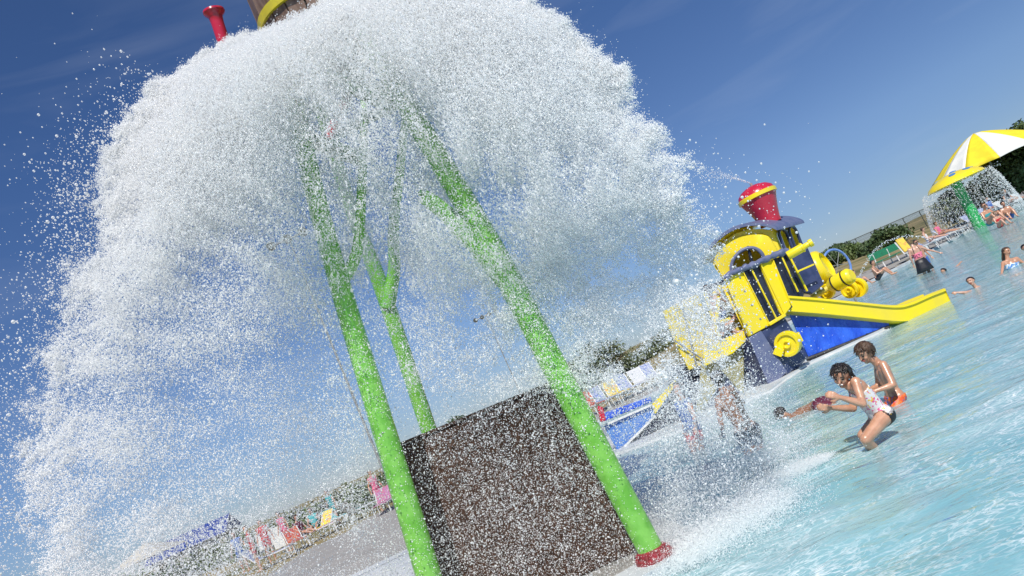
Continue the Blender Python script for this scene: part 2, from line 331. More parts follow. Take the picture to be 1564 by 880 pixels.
# white squiggles: caustics and sky glints painted into the colour, doubling as foam
def glint_lines(sc, st, w, dist):
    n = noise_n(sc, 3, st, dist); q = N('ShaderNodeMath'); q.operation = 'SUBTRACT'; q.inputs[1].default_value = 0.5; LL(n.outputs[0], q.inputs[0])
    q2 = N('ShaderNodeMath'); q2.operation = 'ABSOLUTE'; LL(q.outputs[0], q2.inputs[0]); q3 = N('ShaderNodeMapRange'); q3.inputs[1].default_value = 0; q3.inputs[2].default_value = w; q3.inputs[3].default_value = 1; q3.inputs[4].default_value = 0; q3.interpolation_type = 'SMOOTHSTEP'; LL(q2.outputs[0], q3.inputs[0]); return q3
la = glint_lines(3.6, (0.75, 1.25, 1), 0.035, 1.6); lb2 = glint_lines(7.5, (0.7, 1.3, 1), 0.05, 1.2); nf2 = noise_n(0.9, 4, (1, 1.3, 1), 0.5)
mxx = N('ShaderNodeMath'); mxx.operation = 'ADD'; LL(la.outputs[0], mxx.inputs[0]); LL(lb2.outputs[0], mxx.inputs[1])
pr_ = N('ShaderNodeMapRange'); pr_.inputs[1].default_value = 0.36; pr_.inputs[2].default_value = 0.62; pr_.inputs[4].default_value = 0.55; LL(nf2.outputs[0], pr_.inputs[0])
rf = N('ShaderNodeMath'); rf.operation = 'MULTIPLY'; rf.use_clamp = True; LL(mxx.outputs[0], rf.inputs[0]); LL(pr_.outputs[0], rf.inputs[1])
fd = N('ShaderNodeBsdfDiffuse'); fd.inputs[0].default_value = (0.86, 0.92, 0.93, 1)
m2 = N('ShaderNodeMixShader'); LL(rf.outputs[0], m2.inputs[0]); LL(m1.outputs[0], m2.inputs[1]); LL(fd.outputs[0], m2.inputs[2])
fr = N('ShaderNodeFresnel'); fr.inputs[0].default_value = 1.33; LL(bp.outputs[0], fr.inputs['Normal'])
m3 = N('ShaderNodeMixShader'); LL(fr.outputs[0], m3.inputs[0]); LL(m2.outputs[0], m3.inputs[1]); LL(gl.outputs[0], m3.inputs[2]); LL(m3.outputs[0], out.inputs[0])
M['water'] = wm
wx = grid_axis([(-6, 0, 0.5), (0, 14, 0.09), (14, 30, 0.4), (30, 112, 2)]); wy = grid_axis([(-26, 2, 2), (2, 14, 0.09), (14, 30, 0.3), (30, 95, 1.2)])
X, Y = np.meshgrid(wx, wy); ok = pdist(X, Y) < 0.15 * 1 + 0.0
for _ in range(1):
    k = ok.copy(); k[1:] |= ok[:-1]; k[:-1] |= ok[1:]; k[:, 1:] |= ok[:, :-1]; k[:, :-1] |= ok[:, 1:]; 
ok = (pdist(X, Y) < 0.3)
Zw = np.array([0.022 * noise.noise(Vector((x * 1.1 + 3, y * 1.9, 0.3))) + 0.010 * noise.noise(Vector((x * 3.1, y * 4.6, 5.3))) for x, y in zip(X.ravel(), Y.ravel())]).reshape(X.shape)
vid = -np.ones(X.shape, int); vid[ok] = np.arange(ok.sum())
A = ok[:-1, :-1] & ok[1:, :-1] & ok[:-1, 1:] & ok[1:, 1:]; jj, ii = np.nonzero(A)
fc = np.stack([vid[jj, ii], vid[jj, ii + 1], vid[jj + 1, ii + 1], vid[jj + 1, ii]], 1).tolist()
me = bpy.data.meshes.new('pool_water'); me.from_pydata(np.stack([X[ok], Y[ok], Zw[ok]], 1).tolist(), [], fc)
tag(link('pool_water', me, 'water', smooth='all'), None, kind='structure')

#@@BODY@@
# ------------------------------------------------------------------ dumping bucket tower
TW = thing('tipping_bucket_tower', 'tall green legged tower with brown wooden dumping bucket hidden behind the white burst of water', 'water tower', (-0.6, 7.6, 0.1))
def leg(pts, rs, name='leg'):
    bm = B(); c = bez(pts, 36); r = np.interp(np.linspace(0, 1, len(c)), np.linspace(0, 1, len(rs)), rs); tube(bm, c, list(r * .92), 24); return obj(name, bm, 'green', TW)
lr = leg([P(1003, 857, 6.5), P(870, 605, 6.55), P(768, 410, 6.6), P(690, 275, 6.7), P(615, 150, 6.8), P(540, 20, 6.9)], [.118, .122, .125, .12, .11, .1])
ll = leg([P(690, 1003, 6.5), P(652, 870, 6.5), P(566, 590, 6.6), P(512, 410, 6.7), P(470, 250, 6.8), P(430, 60, 6.9)], [.118, .118, .112, .105, .10, .1])
lb = leg([P(700, 792, 10.4), P(652, 648, 10.3), P(583, 440, 10.0), P(540, 330, 9.6), P(500, 200, 9.0), P(470, 90, 8.4)], [.125, .12, .118, .10, .09, .085])
# fork arms
bm = B(); tube(bm, bez([P(775, 430, 6.6), P(722, 368, 6.55), P(672, 318, 6.45), P(646, 300, 6.4)], 14), list(np.linspace(.10, .062, 13)), 20); obj('fork_arm', bm, 'green', TW)
bm = B(); tube(bm, bez([P(640, 294, 6.4), P(700, 330, 6.45)], 4), .03, 10); obj('water_jet_pipe', bm, 'green_dark', TW)
bm = B(); tube(bm, bez([P(592, 470, 10.0), P(602, 410, 9.9), P(601, 350, 9.6), P(612, 250, 9.2), P(622, 150, 8.8)], 24), list(np.linspace(.10, .045, 25)), 16); obj('fork_arm', bm, 'green', TW)
bm = B(); tube(bm, bez([P(520, 435, 6.7), P(545, 385, 6.75), P(552, 300, 6.9), P(556, 200, 7.1), P(556, 130, 7.3)], 20), list(np.linspace(.06, .035, 21)), 14); obj('fork_arm', bm, 'green', TW)
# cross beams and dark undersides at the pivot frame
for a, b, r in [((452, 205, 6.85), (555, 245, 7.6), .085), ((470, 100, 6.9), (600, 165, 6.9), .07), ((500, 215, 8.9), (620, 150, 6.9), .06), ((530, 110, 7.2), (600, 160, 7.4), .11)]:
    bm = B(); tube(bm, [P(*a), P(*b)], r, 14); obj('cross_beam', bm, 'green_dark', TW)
for q in [(690, 1003, 6.5), (1003, 857, 6.5), (700, 792, 10.4)]:
    p = P(*q); p.z = 0.104
    bm = B(); lathe(bm, [(.17, 0), (.17, .03), (.135, .04), (.13, .08), (.112, .09)], p, seg=28)
    fl = obj('base_flange', bm, 'red_base', TW)
    if q[0] == 1003:
        for k in range(8):
            bm = B(); lathe(bm, [(.016, 0), (.016, .03), (.008, .036)], p + Vector((.15 * cos(k * pi / 4 + .3), .15 * sin(k * pi / 4 + .3), .028)), seg=6); obj('bolt', bm, 'red_base', fl)
# bucket
bc = Vector((-.42, 7.45, 5.95)); bax = Vector((0.10, -0.06, 1)).normalized()
bm = B(); n = 26
for k in range(n):
    a0 = 2 * pi * k / n + .012; a1 = 2 * pi * (k + 1) / n - .012; q = bax.to_track_quat('Z', 'Y').to_matrix()
    prof = [(-.02, .86), (.35, .93), (.8, .97), (1.25, .95), (1.7, .88)]
    i0 = []; o0 = []
    for z, r in prof:
        for arr, rr in ((o0, r), (i0, r - .04)):
            arr.append([bm.verts.new(bc + q @ Vector((rr * cos(a), rr * sin(a), z))) for a in (a0, a1)])
    for (a, b), (c, d) in zip(o0, o0[1:]): bm.faces.new((a, b, d, c))
    for (a, b), (c, d) in zip(i0, i0[1:]): bm.faces.new((b, a, c, d))
    for j in (0, 1):
        for q0, q1, q2, q3 in zip(o0, o0[1:], i0[1:], i0): bm.faces.new((q0[j], q1[j], q2[j], q3[j]))
    bm.faces.new((o0[0][0], o0[0][1], i0[0][1], i0[0][0])); bm.faces.new((o0[-1][0], o0[-1][1], i0[-1][1], i0[-1][0]))
bucket = obj('bucket', bm, 'wood', TW, smooth=False)
bm = B(); lathe(bm, [(.0, .02), (.84, .02), (.84, .0), (.0, .0)], bc, bax); lathe(bm, [(.80, .04), (.9, .8), (.82, 1.65), (.79, 1.65), (.87, .8), (.78, .05)], bc, bax); obj('bucket_lining', bm, 'wood_gap', bucket)
for z, r in ((.20, .895), (1.35, .95)):
    bm = B(); lathe(bm, [(r, z - .04), (r + .03, z - .04), (r + .05, z + .04), (r, z + .04), (r, z - .04)], bc, (bax + Vector((.05, -.03, 0))).normalized(), 48); obj('hoop', bm, 'yellow_paint', bucket)
# red flared pipe beside the bucket
a = P(327, 19, 6.9); b = P(347, 80, 6.95); ax = (a - b).normalized()
bm = B(); lathe(bm, [(.062, -.75), (.062, -.12), (.068, -.05), (.10, -.015), (.108, 0), (.104, .02), (.085, .025), (.055, -.03), (.05, -.1)], a, ax, 28); obj('flared_pipe', bm, 'red', TW)
bm = B(); tube(bm, bez([b - ax * .25, b - ax * .5 + Vector((.1, .1, 0)), bc + Vector((-.2, 0, -.35)), P(500, 215, 7.2)], 16), .055, 14); obj('feed_pipe', bm, 'red', TW)

# brown enclosure between the legs
BX = thing('pump_enclosure', 'dark brown rough block standing between the two front green legs under the falling water', 'enclosure', G(840, 930, 0.1))
tl = P(610, 682, 7.2); tr_ = P(841, 588, 7.2); br = P(988, 868, 6.95); bl = P(684, 1010, 6.95)
dv = Vector((.12, 1.65, 0))
bm = B(); ctr = (bl + br) / 2
top = [tl, tr_, tr_ + dv, tl + dv]; bot = [bl, br, br + dv * 1.12, bl + dv * 1.12]
for v in bot: v.z = 0.1
tv = [bm.verts.new(v) for v in top]; bv = [bm.verts.new(v) for v in bot]
bm.faces.new(tv); bm.faces.new(bv[::-1])
for i in range(4): bm.faces.new((bv[i], bv[(i + 1) % 4], tv[(i + 1) % 4], tv[i]))
bevel(bm, .018, 2); obj('block', bm, 'brown_box', BX)
bm = B(); c4 = [v + (v - (tl + tr_ + dv) / 2 - Vector((0, 0, 0))) * 0.0 for v in top]
cz = sum(top, Vector()) / 4
slab(bm, [cz + (v - cz) * 1.012 + Vector((0, 0, .003)) for v in top], (0, 0, .028)); obj('cap_sheet', bm, 'brown_box', BX)

# ------------------------------------------------------------------ train play structure
TR = thing('play_train', 'yellow and navy train shaped water playhouse with red smokestack, wheel and slides', 'play structure', G(1190, 595, 0))
YT = 15.7
def pl(name, pxs, Y, dep, m, par=TR, d=(0.0, 1.0), bev=0.012, holes=()):
    """flat panel parallel to the picture's horizontal, with real thickness"""
    v = Vector((d[0], d[1], 0)) * dep; bm = B()
    f = (lambda q: P(q[0], q[1], Y)) if not callable(Y) else Y
    slab(bm, [f(q) for q in pxs], v, [[f(q) for q in h] for h in holes])
    if bev: bevel(bm, bev, 1)
    return obj(name, bm, m, par)
OA = P(1180, 600, 15.3); DA = (0.96, 0.28)
def PAa(off=0.0):
    nrm = Vector((-DA[1], DA[0], 0)); o = OA + nrm * off
    return lambda q: PL(q[0], q[1], o, DA)
bk = (-.28, .96)
# island kerb
isl = [(1135, 618), (1152, 606), (1178, 597), (1200, 580), (1240, 554), (1290, 531), (1345, 507), (1362, 497)]
ip = [G(*q, 0.04) for q in isl]; ip += [ip[-1] + Vector((.2, 1.2, 0)), ip[-1] + Vector((-.8, 3.5, 0)), ip[0] + Vector((1.0, 5.5, 0)), ip[0] + Vector((-2.9, 5.2, 0)), ip[0] + Vector((-3.3, 1.6, 0)), ip[0] + Vector((-1.2, .3, 0))]
bm = B(); slab(bm, [Vector((p.x, p.y, -.5)) for p in ip], (0, 0, .57)); bevel(bm, .05, 3); obj('kerb_island', bm, 'coping', TR)
A0 = PAa(0)
base = pl('base', [(1144, 515), (1199, 482), (1238, 545), (1190, 588), (1176, 594)], A0, 1.5, 'navy', d=bk, bev=.05)
pl('corner_skirt', [(1144, 516), (1163, 505), (1203, 568), (1190, 580), (1175, 590)], PAa(-.05), .04, 'slate', d=bk, par=base)
# rest of the body below the slide

# navy end face under the stairs
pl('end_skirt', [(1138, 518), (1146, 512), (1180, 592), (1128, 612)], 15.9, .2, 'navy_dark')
# panels of the long front
pn = pl('side_panel', [(1108, 427), (1134, 415), (1176, 497), (1145, 514)], PAa(-.03), .06, 'yellow', d=bk)
pl('side_panel', [(1161, 404), (1180, 397), (1209, 468), (1197, 484), (1191, 476)], PAa(-.03), .06, 'yellow', d=bk)
dk = pl('dark_panel', [(1133, 415), (1162, 404), (1199, 482), (1175, 497)], PAa(.02), .05, 'navy_dark', d=bk)
dk2 = pl('dark_panel', [(1178, 397), (1206, 387), (1230, 438), (1226, 462), (1203, 474)], PAa(.02), .05, 'navy_dark', d=bk)
dk3 = pl('dark_panel', [(1204, 388), (1233, 376), (1259, 434), (1240, 450), (1222, 446)], PAa(.25), .05, 'navy', d=bk)
def bar(a, b, w, m='yellow', par=TR, f=None, name='rail'):
    f = f or PAa(-.05); w *= .62; bm = B(); beam(bm, f(a), f(b), w); bevel(bm, w * .15, 1); return obj(name, bm, m, par)
bar((1147, 410), (1187, 489), .05); bar((1162, 404), (1199, 482), .035); bar((1135, 415), (1176, 496), .03)
bar((1174, 496), (1199, 481), .11, name='trim'); bar((1134, 414), (1202, 385), .06, name='trim'); bar((1107, 428), (1134, 416), .05, name='trim')
bar((1194, 392), (1219, 446), .05); bar((1202, 384), (1233, 445), .06); bar((1218, 415), (1243, 404), .06); bar((1181, 398), (1206, 460), .04)
# wheel
def wheel(c, r, ax, name='wheel', par=TR, th=.16, sq=1):
    bm = B(); lathe(bm, [(0, 0), (r * .2, 0), (r * .22, -.04), (r * .30, -.04), (r * .34, 0), (r * .7, .01), (r * .76, -.03), (r * .97, -.03), (r, .0), (r, th), (0, th)], c, ax, 36)
    return obj(name, bm, 'yellow', par)
nA = Vector((-DA[1], DA[0], 0)).normalized(); wc = PAa(-.22)((1202, 526))
wheel(wc, .255, (nA + Vector((.95, -.1, 0))).normalized(), th=.12)
bm = B(); tube(bm, [wc + nA * .1, wc + nA * .5], .12, 16); tube(bm, [PAa(-.15)((1189, 537)), PAa(.1)((1192, 535))], .12, 4); box(bm, PAa(-.06)((1216, 517)), (.16, .14, .2), .3); obj('axle_box', bm, 'yellow', TR)
for xq, yq in ((1113, 432), (1130, 424), (1121, 452), (1137, 445), (1129, 474), (1148, 466), (1140, 496), (1161, 487), (1148, 508), (1170, 499)):
    bm = B(); lathe(bm, [(.022, 0), (.02, .012), (0, .016)], PAa(-.032)((xq, yq)), (DA[1], -DA[0], 0), seg=8); obj('bolt', bm, 'metal', pn)
# rocky coping roll
bm = B(); c = bez([PAa(-.06)(q) for q in [(1107, 425), (1122, 415), (1145, 407), (1165, 398), (1185, 389), (1203, 383)]], 40)
tube(bm, c, [.062 + .02 * noise.noise(p * 9) for p in c], 14)
for v in bm.verts: v.co += Vector((noise.noise(v.co * 9), noise.noise(v.co * 9 + Vector((5, 0, 0))), noise.noise(v.co * 9 + Vector((0, 7, 0))))) * .03
obj('padded_ledge', bm, 'slate', TR)
# arch cabin
OB = PAa(1.0)((1108, 425)); DB = (0.97, -0.24); bkB = (.62, .78); CL = 1.45
def PBf(off=0): return lambda q: PL(q[0], q[1], OB + Vector((bkB[0], bkB[1], 0)) * off, DB)
arch_out = [(1106, 430), (1098, 412), (1089, 400), (1093, 391), (1101, 379), (1113, 368), (1130, 361), (1148, 358), (1163, 357), (1173, 361), (1184, 378), (1196, 404), (1180, 412), (1140, 428)]
ac = (1142, 405); arch_in = []
for k in range(15):
    a = pi * (1 - k / 14) ; ex, ey = cos(a) * 27, sin(a) * 26
    arch_in.append((ac[0] + ex * .911 - ey * .18, ac[1] - ex * .411 * .9 - ey * .93))
front = pl('cabin_front', arch_out, PBf(0), .08, 'yellow', d=bkB, holes=[arch_in[::-1] + []], bev=.008)
bm = B(); fr_ = [PBf(-.03)(q) for q in arch_in]; tube(bm, bez(fr_, 40), .042, 10); obj('arch_frame', bm, 'slate', front)
bm = B(); tube(bm, [PBf(.03)((1142, 376)), PBf(.03)((1150, 406))], .035, 8); obj('arch_mullion', bm, 'navy_dark', front)
hi_out = [(1106, 430), (1086, 400), (1091, 386), (1105, 369), (1123, 357), (1143, 351), (1163, 350), (1178, 352), (1188, 372), (1198, 404)]
pl('gable', hi_out, PBf(.09), .05, 'yellow', d=bkB, holes=[arch_in[::-1]], bev=0, par=front)
pl('cabin_back', hi_out, PBf(CL), .06, 'yellow', d=bkB, bev=0)
# side wall with two arched windows
rt = PBf(.1)((1179, 349)); rb_ = PBf(.1)((1198, 398)); dB = Vector((bkB[0], bkB[1], 0)).normalized()
def SW(s, z): # along the side, height fraction
    return rb_.lerp(rt, z) * 1 + dB * s
def archwin(s0, s1, z0, z1, n=10):
    pts = [SW(s0, z0), SW(s1, z0)]
    for k in range(n + 1):
        a = pi * k / n; pts.append(SW((s0 + s1) / 2 + (s1 - s0) / 2 * cos(a), z1 - .2 + .2 * sin(a)))
    return pts
bm = B(); w1 = archwin(.14, .62, .10, .90); w2 = archwin(.80, 1.28, .10, .90)
slab(bm, [SW(0, 0), SW(CL, 0), SW(CL, 1), SW(0, 1)], Vector((-.07, .04, 0)), [w1, w2]); sw = obj('cabin_side', bm, 'yellow', TR)
for w_ in (w1, w2):
    bm = B(); loopt(bm, [p + Vector((.03, -.04, 0)) for p in w_], .035, 8); obj('window_frame', bm, 'navy', sw)
lt = PBf(0)((1090, 398)); lb_ = PBf(0)((1106, 428))
bm = B(); slab(bm, [lb_, lb_ + dB * CL, lt + dB * CL, lt], (.06, 0, 0)); obj('cabin_side', bm, 'yellow', TR)
bm = B(); slab(bm, [PBf(.1)((1106, 429)), PBf(.1)((1194, 402)), PBf(CL)((1194, 402)), PBf(CL)((1106, 429))], (0, 0, .05)); obj('cabin_floor', bm, 'navy_dark', TR)
# roof
rc = bez([PBf(-.16)(q) for q in [(1074, 405), (1078, 393), (1089, 376), (1104, 362), (1122, 351), (1142, 345.5), (1162, 345), (1178, 348), (1187, 352)]], 48)
bm = B(); fa = [bm.verts.new(p) for p in rc]; fb = [bm.verts.new(p + dB * (CL + .42)) for p in rc]; up = Vector((0, 0, .07))
fa2 = [bm.verts.new(p + up) for p in rc]; fb2 = [bm.verts.new(p + dB * (CL + .42) + up) for p in rc]
for k in range(len(rc) - 1):
    bm.faces.new((fa[k], fa[k + 1], fb[k + 1], fb[k])); bm.faces.new((fa2[k + 1], fa2[k], fb2[k], fb2[k + 1]))
    bm.faces.new((fa[k + 1], fa[k], fa2[k], fa2[k + 1])); bm.faces.new((fb[k], fb[k + 1], fb2[k + 1], fb2[k]))
bm.faces.new((fa[0], fb[0], fb2[0], fa2[0])); bm.faces.new((fb[-1], fa[-1], fa2[-1], fb2[-1]))
roof = obj('roof', bm, 'slate', TR)
bm = B(); q0 = [p + Vector((0, 0, -.012)) for p in rc[1:-1]]; a1 = [bm.verts.new(p) for p in q0]; a2 = [bm.verts.new(p + dB * (CL + .4)) for p in q0]
for k in range(len(q0) - 1): bm.faces.new((a1[k], a1[k + 1], a2[k + 1], a2[k]))
obj('roof_lining', bm, 'yellow', roof)
# smokestack
s0 = P(1175, 336, 16.9); px_m = 1150 / 16.9
bm = B(); lathe(bm, [(.24, -.1), (.245, 0), (.29, .18), (.36, .40), (.41, .52), (.415, .56)], s0, seg=40); st = obj('smokestack', bm, 'red', TR)
bm = B(); lathe(bm, [(.415, .545), (.45, .55), (.45, .63), (.425, .645), (.40, .645)], s0, seg=40); obj('stack_band', bm, 'yellow', st)
bm = B(); lathe(bm, [(.425, .64), (.40, .72), (.30, .80), (.16, .85), (.05, .87), (.0, .87)], s0, seg=40); obj('stack_dome', bm, 'red', st)
bm = B(); tube(bm, [s0 + Vector((0, 0, .86)), s0 + Vector((0, 0, .93))], .03, 10); obj('nozzle', bm, 'metal', st)
# horns
ha = P(1203, 391, 15.3); hb = P(1228, 377, 15.2); hd = (hb - ha).normalized()
bm = B(); lathe(bm, [(0, 0), (.085, 0), (.09, .02), (.09, .30), (.10, .31), (.10, .34), (.07, .35), (.055, .37), (.055, .46), (.08, .47), (.08, .54), (.045, .54), (.04, .48)], ha, hd, 24); obj('horn', bm, 'yellow', TR)
# boiler drum at the nose
cb = P(1253, 410, 16.9); ad_ = Vector((.75, -.55, .1)).normalized()
bm = B(); lathe(bm, [(0, -.5), (.36, -.5), (.40, -.46), (.41, .05), (.38, .12), (.30, .17), (.29, .12), (.2, .1), (.0, .1)], cb, ad_, 40); obj('boiler', bm, 'yellow', TR)
b2 = P(1268, 438, 16.4); d2 = (P(1300, 420, 16.0) - b2).normalized()
bm = B(); lathe(bm, [(0, 0), (.12, 0), (.15, .04), (.16, .1), (.17, .11), (.17, .5), (.16, .52), (.12, .56), (0, .56)], b2, d2, 30); bl_ = obj('water_cannon', bm, 'yellow', TR)
bm = B(); tube(bm, [P(1240, 455, 16.4), b2 + d2 * .02], .06, 12); obj('cannon_pipe', bm, 'yellow_pale', bl_)
for z in (.12, .38):
    bm = B(); lathe(bm, [(.165, z), (.18, z), (.18, z + .03), (.165, z + .03)], b2, d2, 30); obj('cannon_band', bm, 'dark', bl_)
for x, y, r in ((1262, 446, .17), (1297, 443, .19), (1309, 440, .21)):
    wheel(P(x, y, 16.6), r, (.75, .6, 0), 'small_wheel', th=.08)
# hoop
hc = P(1279, 405, 17.6); bm = B(); hn = Vector((.35, -.9, 0)).normalized(); hx = hn.cross(Vector((0, 0, 1))).normalized()
loopt(bm, [hc + hx * .36 * cos(a) + Vector((0, 0, .38)) * sin(a) for a in np.linspace(0, 2 * pi, 33)[:-1]], .028, 8)
hp = obj('spray_hoop', bm, 'hoop', TR)
bm = B()
for a in np.linspace(.2, pi + .2, 4)[:-1]: tube(bm, [hc + hx * .35 * cos(a) + Vector((0, 0, .37)) * sin(a), hc - hx * .35 * cos(a) - Vector((0, 0, .37)) * sin(a)], .007, 6)
tube(bm, [hc - Vector((0, 0, .38)), Vector((hc.x, hc.y, .05))], .03, 8); obj('hoop_spoke', bm, 'metal', hp)

# slide: a trough swept along a path
def slide(path, wdir, width, h, name='slide', par=TR):
    c = bez(path, 40); bm = B(); wdir = Vector(wdir).normalized(); th = .035
    prof = [(-.06, h - .05), (-.06, h), (-.01, h + .015), (.03, h), (.04, .06), (.09, 0.02), (width - .09, .02), (width - .04, .06), (width - .03, h), (width + .01, h + .015), (width + .06, h), (width + .06, h - .05), (width + .02, h - .06), (width + .01, -.01), (width - .08, -.05), (.08, -.05), (-.01, -.01), (-.02, h - .06)]
    rows = []
    for p in c: rows.append([bm.verts.new(p + wdir * a + Vector((0, 0, b))) for a, b in prof])
    n = len(prof)
    for a, b in zip(rows, rows[1:]):
        for k in range(n): bm.faces.new((a[k], a[(k + 1) % n], b[(k + 1) % n], b[k]))
    for r_ in (rows[0], rows[-1]):
        for k in range(n // 2 - 1): 
            bm.faces.new((r_[k], r_[k + 1], r_[n - 2 - k], r_[n - 1 - k]))
    return obj(name, bm, 'yellow', par)
sl_ = slide([P(1196, 474, 15.7), P(1215, 475.5, 15.7), P(1260, 479, 15.75), P(1320, 485, 15.8), P(1375, 490, 15.85), P(1400, 486, 15.9), P(1430, 473, 16.0), P(1453, 464, 16.1)], (-.1, 1, 0), .75, .34)
tp = pl('tarp', [(1206, 481), (1240, 483), (1300, 487), (1358, 491), (1357, 499), (1300, 523), (1235, 545), (1220, 512)], 15.98, .03, 'tarp', bev=0)
bm = B(); tube(bm, [P(1232, 549, 15.96), P(1358, 500, 15.96)], .04, 8)
for k in range(5): q = P(1255 + k * 23, 537 - k * 9.2, 15.95); tube(bm, [q, q + Vector((0, 0, -.07))], .02, 6)
obj('tarp_rail', bm, 'dark', tp)
bm = B(); tube(bm, [P(1203, 479, 16.0), P(1358, 490, 16.0)], .03, 8); obj('slide_beam', bm, 'metal', sl_)

# stair tower at the left end, in the spray
pl('stair_beam', [(1070, 440), (1105, 427), (1106, 433), (1072, 446)], 15.6, .1, 'navy_dark')
for a, b, w in [((1099, 436), (1094, 493), .06), ((1104, 437), (1144, 514), .06), ((1094, 493), (1116, 486), .05), ((1076, 446), (1100, 520), .05), ((1110, 437), (1148, 512), .05)]:
    bm = B(); beam(bm, P(*a, 15.6), P(*b, 15.5), w); obj('stair_rail', bm, 'yellow', TR)
bm = B()
for k in range(11):
    x = 1082 + k * 4.6; tube(bm, [P(x, 442 - k * 1.2, 16.2), P(x + 28, 505 - k * 1.5, 16.2)], .008, 5)
for k in range(9): tube(bm, [P(1083 + k * 3, 446 + k * 7, 16.2), P(1128 + k * 3, 428 + k * 7, 16.2)], .008, 5)
obj('safety_net', bm, 'metal', TR)
pl('stair_skirt', [(1073, 535), (1100, 520), (1136, 505), (1141, 520), (1120, 540), (1076, 560)], 15.5, .08, 'yellow')
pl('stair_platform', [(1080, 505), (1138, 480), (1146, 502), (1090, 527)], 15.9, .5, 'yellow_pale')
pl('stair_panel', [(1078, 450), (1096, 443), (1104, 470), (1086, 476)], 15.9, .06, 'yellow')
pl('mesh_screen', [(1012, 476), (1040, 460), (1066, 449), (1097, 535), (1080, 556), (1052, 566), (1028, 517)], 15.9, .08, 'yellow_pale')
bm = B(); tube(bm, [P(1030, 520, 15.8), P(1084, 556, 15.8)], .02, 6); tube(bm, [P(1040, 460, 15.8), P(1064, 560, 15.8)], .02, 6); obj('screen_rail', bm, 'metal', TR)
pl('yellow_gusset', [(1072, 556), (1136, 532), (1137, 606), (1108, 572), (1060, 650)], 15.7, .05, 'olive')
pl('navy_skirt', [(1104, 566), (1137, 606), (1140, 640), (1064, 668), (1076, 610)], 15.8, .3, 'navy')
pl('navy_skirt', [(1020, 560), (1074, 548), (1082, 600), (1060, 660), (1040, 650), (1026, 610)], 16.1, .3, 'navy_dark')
# second slide pointing left with its tarp
pl('tarp', [(922, 650), (994, 619), (1001, 634), (944, 691)], 15.7, .04, 'tarp_light')
pl('tarp', [(914, 634), (994, 606), (996, 614), (920, 645)], 16.0, .04, 'tarp')
pl('slide_wall', [(996, 618), (1029, 583), (1036, 575), (1030, 592), (1001, 633)], 15.6, .12, 'yellow')
pl('red_post', [(912, 620), (921, 622), (926, 642), (917, 645)], 15.5, .12, 'red')
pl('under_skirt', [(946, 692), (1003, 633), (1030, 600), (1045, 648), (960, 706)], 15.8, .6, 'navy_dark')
bm = B(); beam(bm, P(922, 650, 15.65), P(994, 619, 15.65), .04); beam(bm, P(944, 692, 15.6), P(1001, 635, 15.6), .04); obj('white_edge', bm, 'white', TR)
# ------------------------------------------------------------------ people
UP = Vector((0, 0, 1))
def _cap(bm, a, b, ra, rb, seg=12):
    a = Vector(a); b = Vector(b); d = b - a; Ln = d.length
    if Ln < 1e-5: d = UP.copy(); Ln = 1e-4
    q = d.to_track_quat('Z', 'Y').to_matrix(); rings = []
    prof = [(-ra * cos(t), ra * sin(t)) for t in (0.02, .5, 1.0, 1.4)] + [(Ln + rb * sin(t), rb * cos(t)) for t in (.1, .6, 1.1, 1.55)]
    for z, r in prof: rings.append([bm.verts.new(a + q @ Vector((r * cos(2 * pi * k / seg), r * sin(2 * pi * k / seg), z))) for k in range(seg)])
    for r1, r2 in zip(rings, rings[1:]):
        for k in range(seg): bm.faces.new((r1[k], r1[(k + 1) % seg], r2[(k + 1) % seg], r2[k]))
    bm.faces.new(rings[0][::-1]); bm.faces.new(rings[-1])
def remesh(bm, vox, sm=2):
    me = bpy.data.meshes.new('tmp'); bm.to_mesh(me); bm.free(); o = bpy.data.objects.new('tmp', me); COL.objects.link(o)
    r = o.modifiers.new('r', 'REMESH'); r.mode = 'VOXEL'; r.voxel_size = vox; r.use_smooth_shade = True
    s = o.modifiers.new('s', 'SMOOTH'); s.iterations = sm; s.factor = 0.5
    bpy.context.view_layer.update(); dg = bpy.context.evaluated_depsgraph_get(); out = bpy.data.meshes.new_from_object(o.evaluated_get(dg))
    bpy.data.objects.remove(o); bpy.data.meshes.remove(me); out.materials.clear(); return out
def hand(caps, w, e, s, spread, curl=.5, side=1):
    """palm, four unequal curled fingers and a thumb growing from the wrist w along e->w"""
    d = (Vector(w) - Vector(e)).normalized(); sp = Vector(spread); sp = (sp - d * sp.dot(d)).normalized(); nn = d.cross(sp).normalized()
    w = Vector(w)
    for k in (-1, 0, 1): caps.append(('hand', w, w + d * .07 * s + sp * .022 * k * s, .022 * s, .017 * s))
    for k, ln in zip((-1.5, -.5, .5, 1.5), (.062, .075, .070, .052)):
        p0 = w + d * .075 * s + sp * .018 * k * s; p1 = p0 + (d * (1 - curl * .5) + nn * curl * .6 + sp * .06 * k).normalized() * ln * .5 * s
        p2 = p1 + (d * (1 - curl * 1.3) + nn * curl * 1.1).normalized() * ln * .5 * s
        caps += [('hand', p0, p1, .0095 * s, .0088 * s), ('hand', p1, p2, .0088 * s, .0075 * s)]
    t0 = w + d * .02 * s - sp * .025 * s; t1 = t0 + (d * .6 - sp * .8 + nn * .2).normalized() * .038 * s; t2 = t1 + (d * .9 + nn * .45).normalized() * .03 * s
    caps += [('hand', t0, t1, .013 * s, .011 * s), ('hand', t1, t2, .011 * s, .009 * s)]
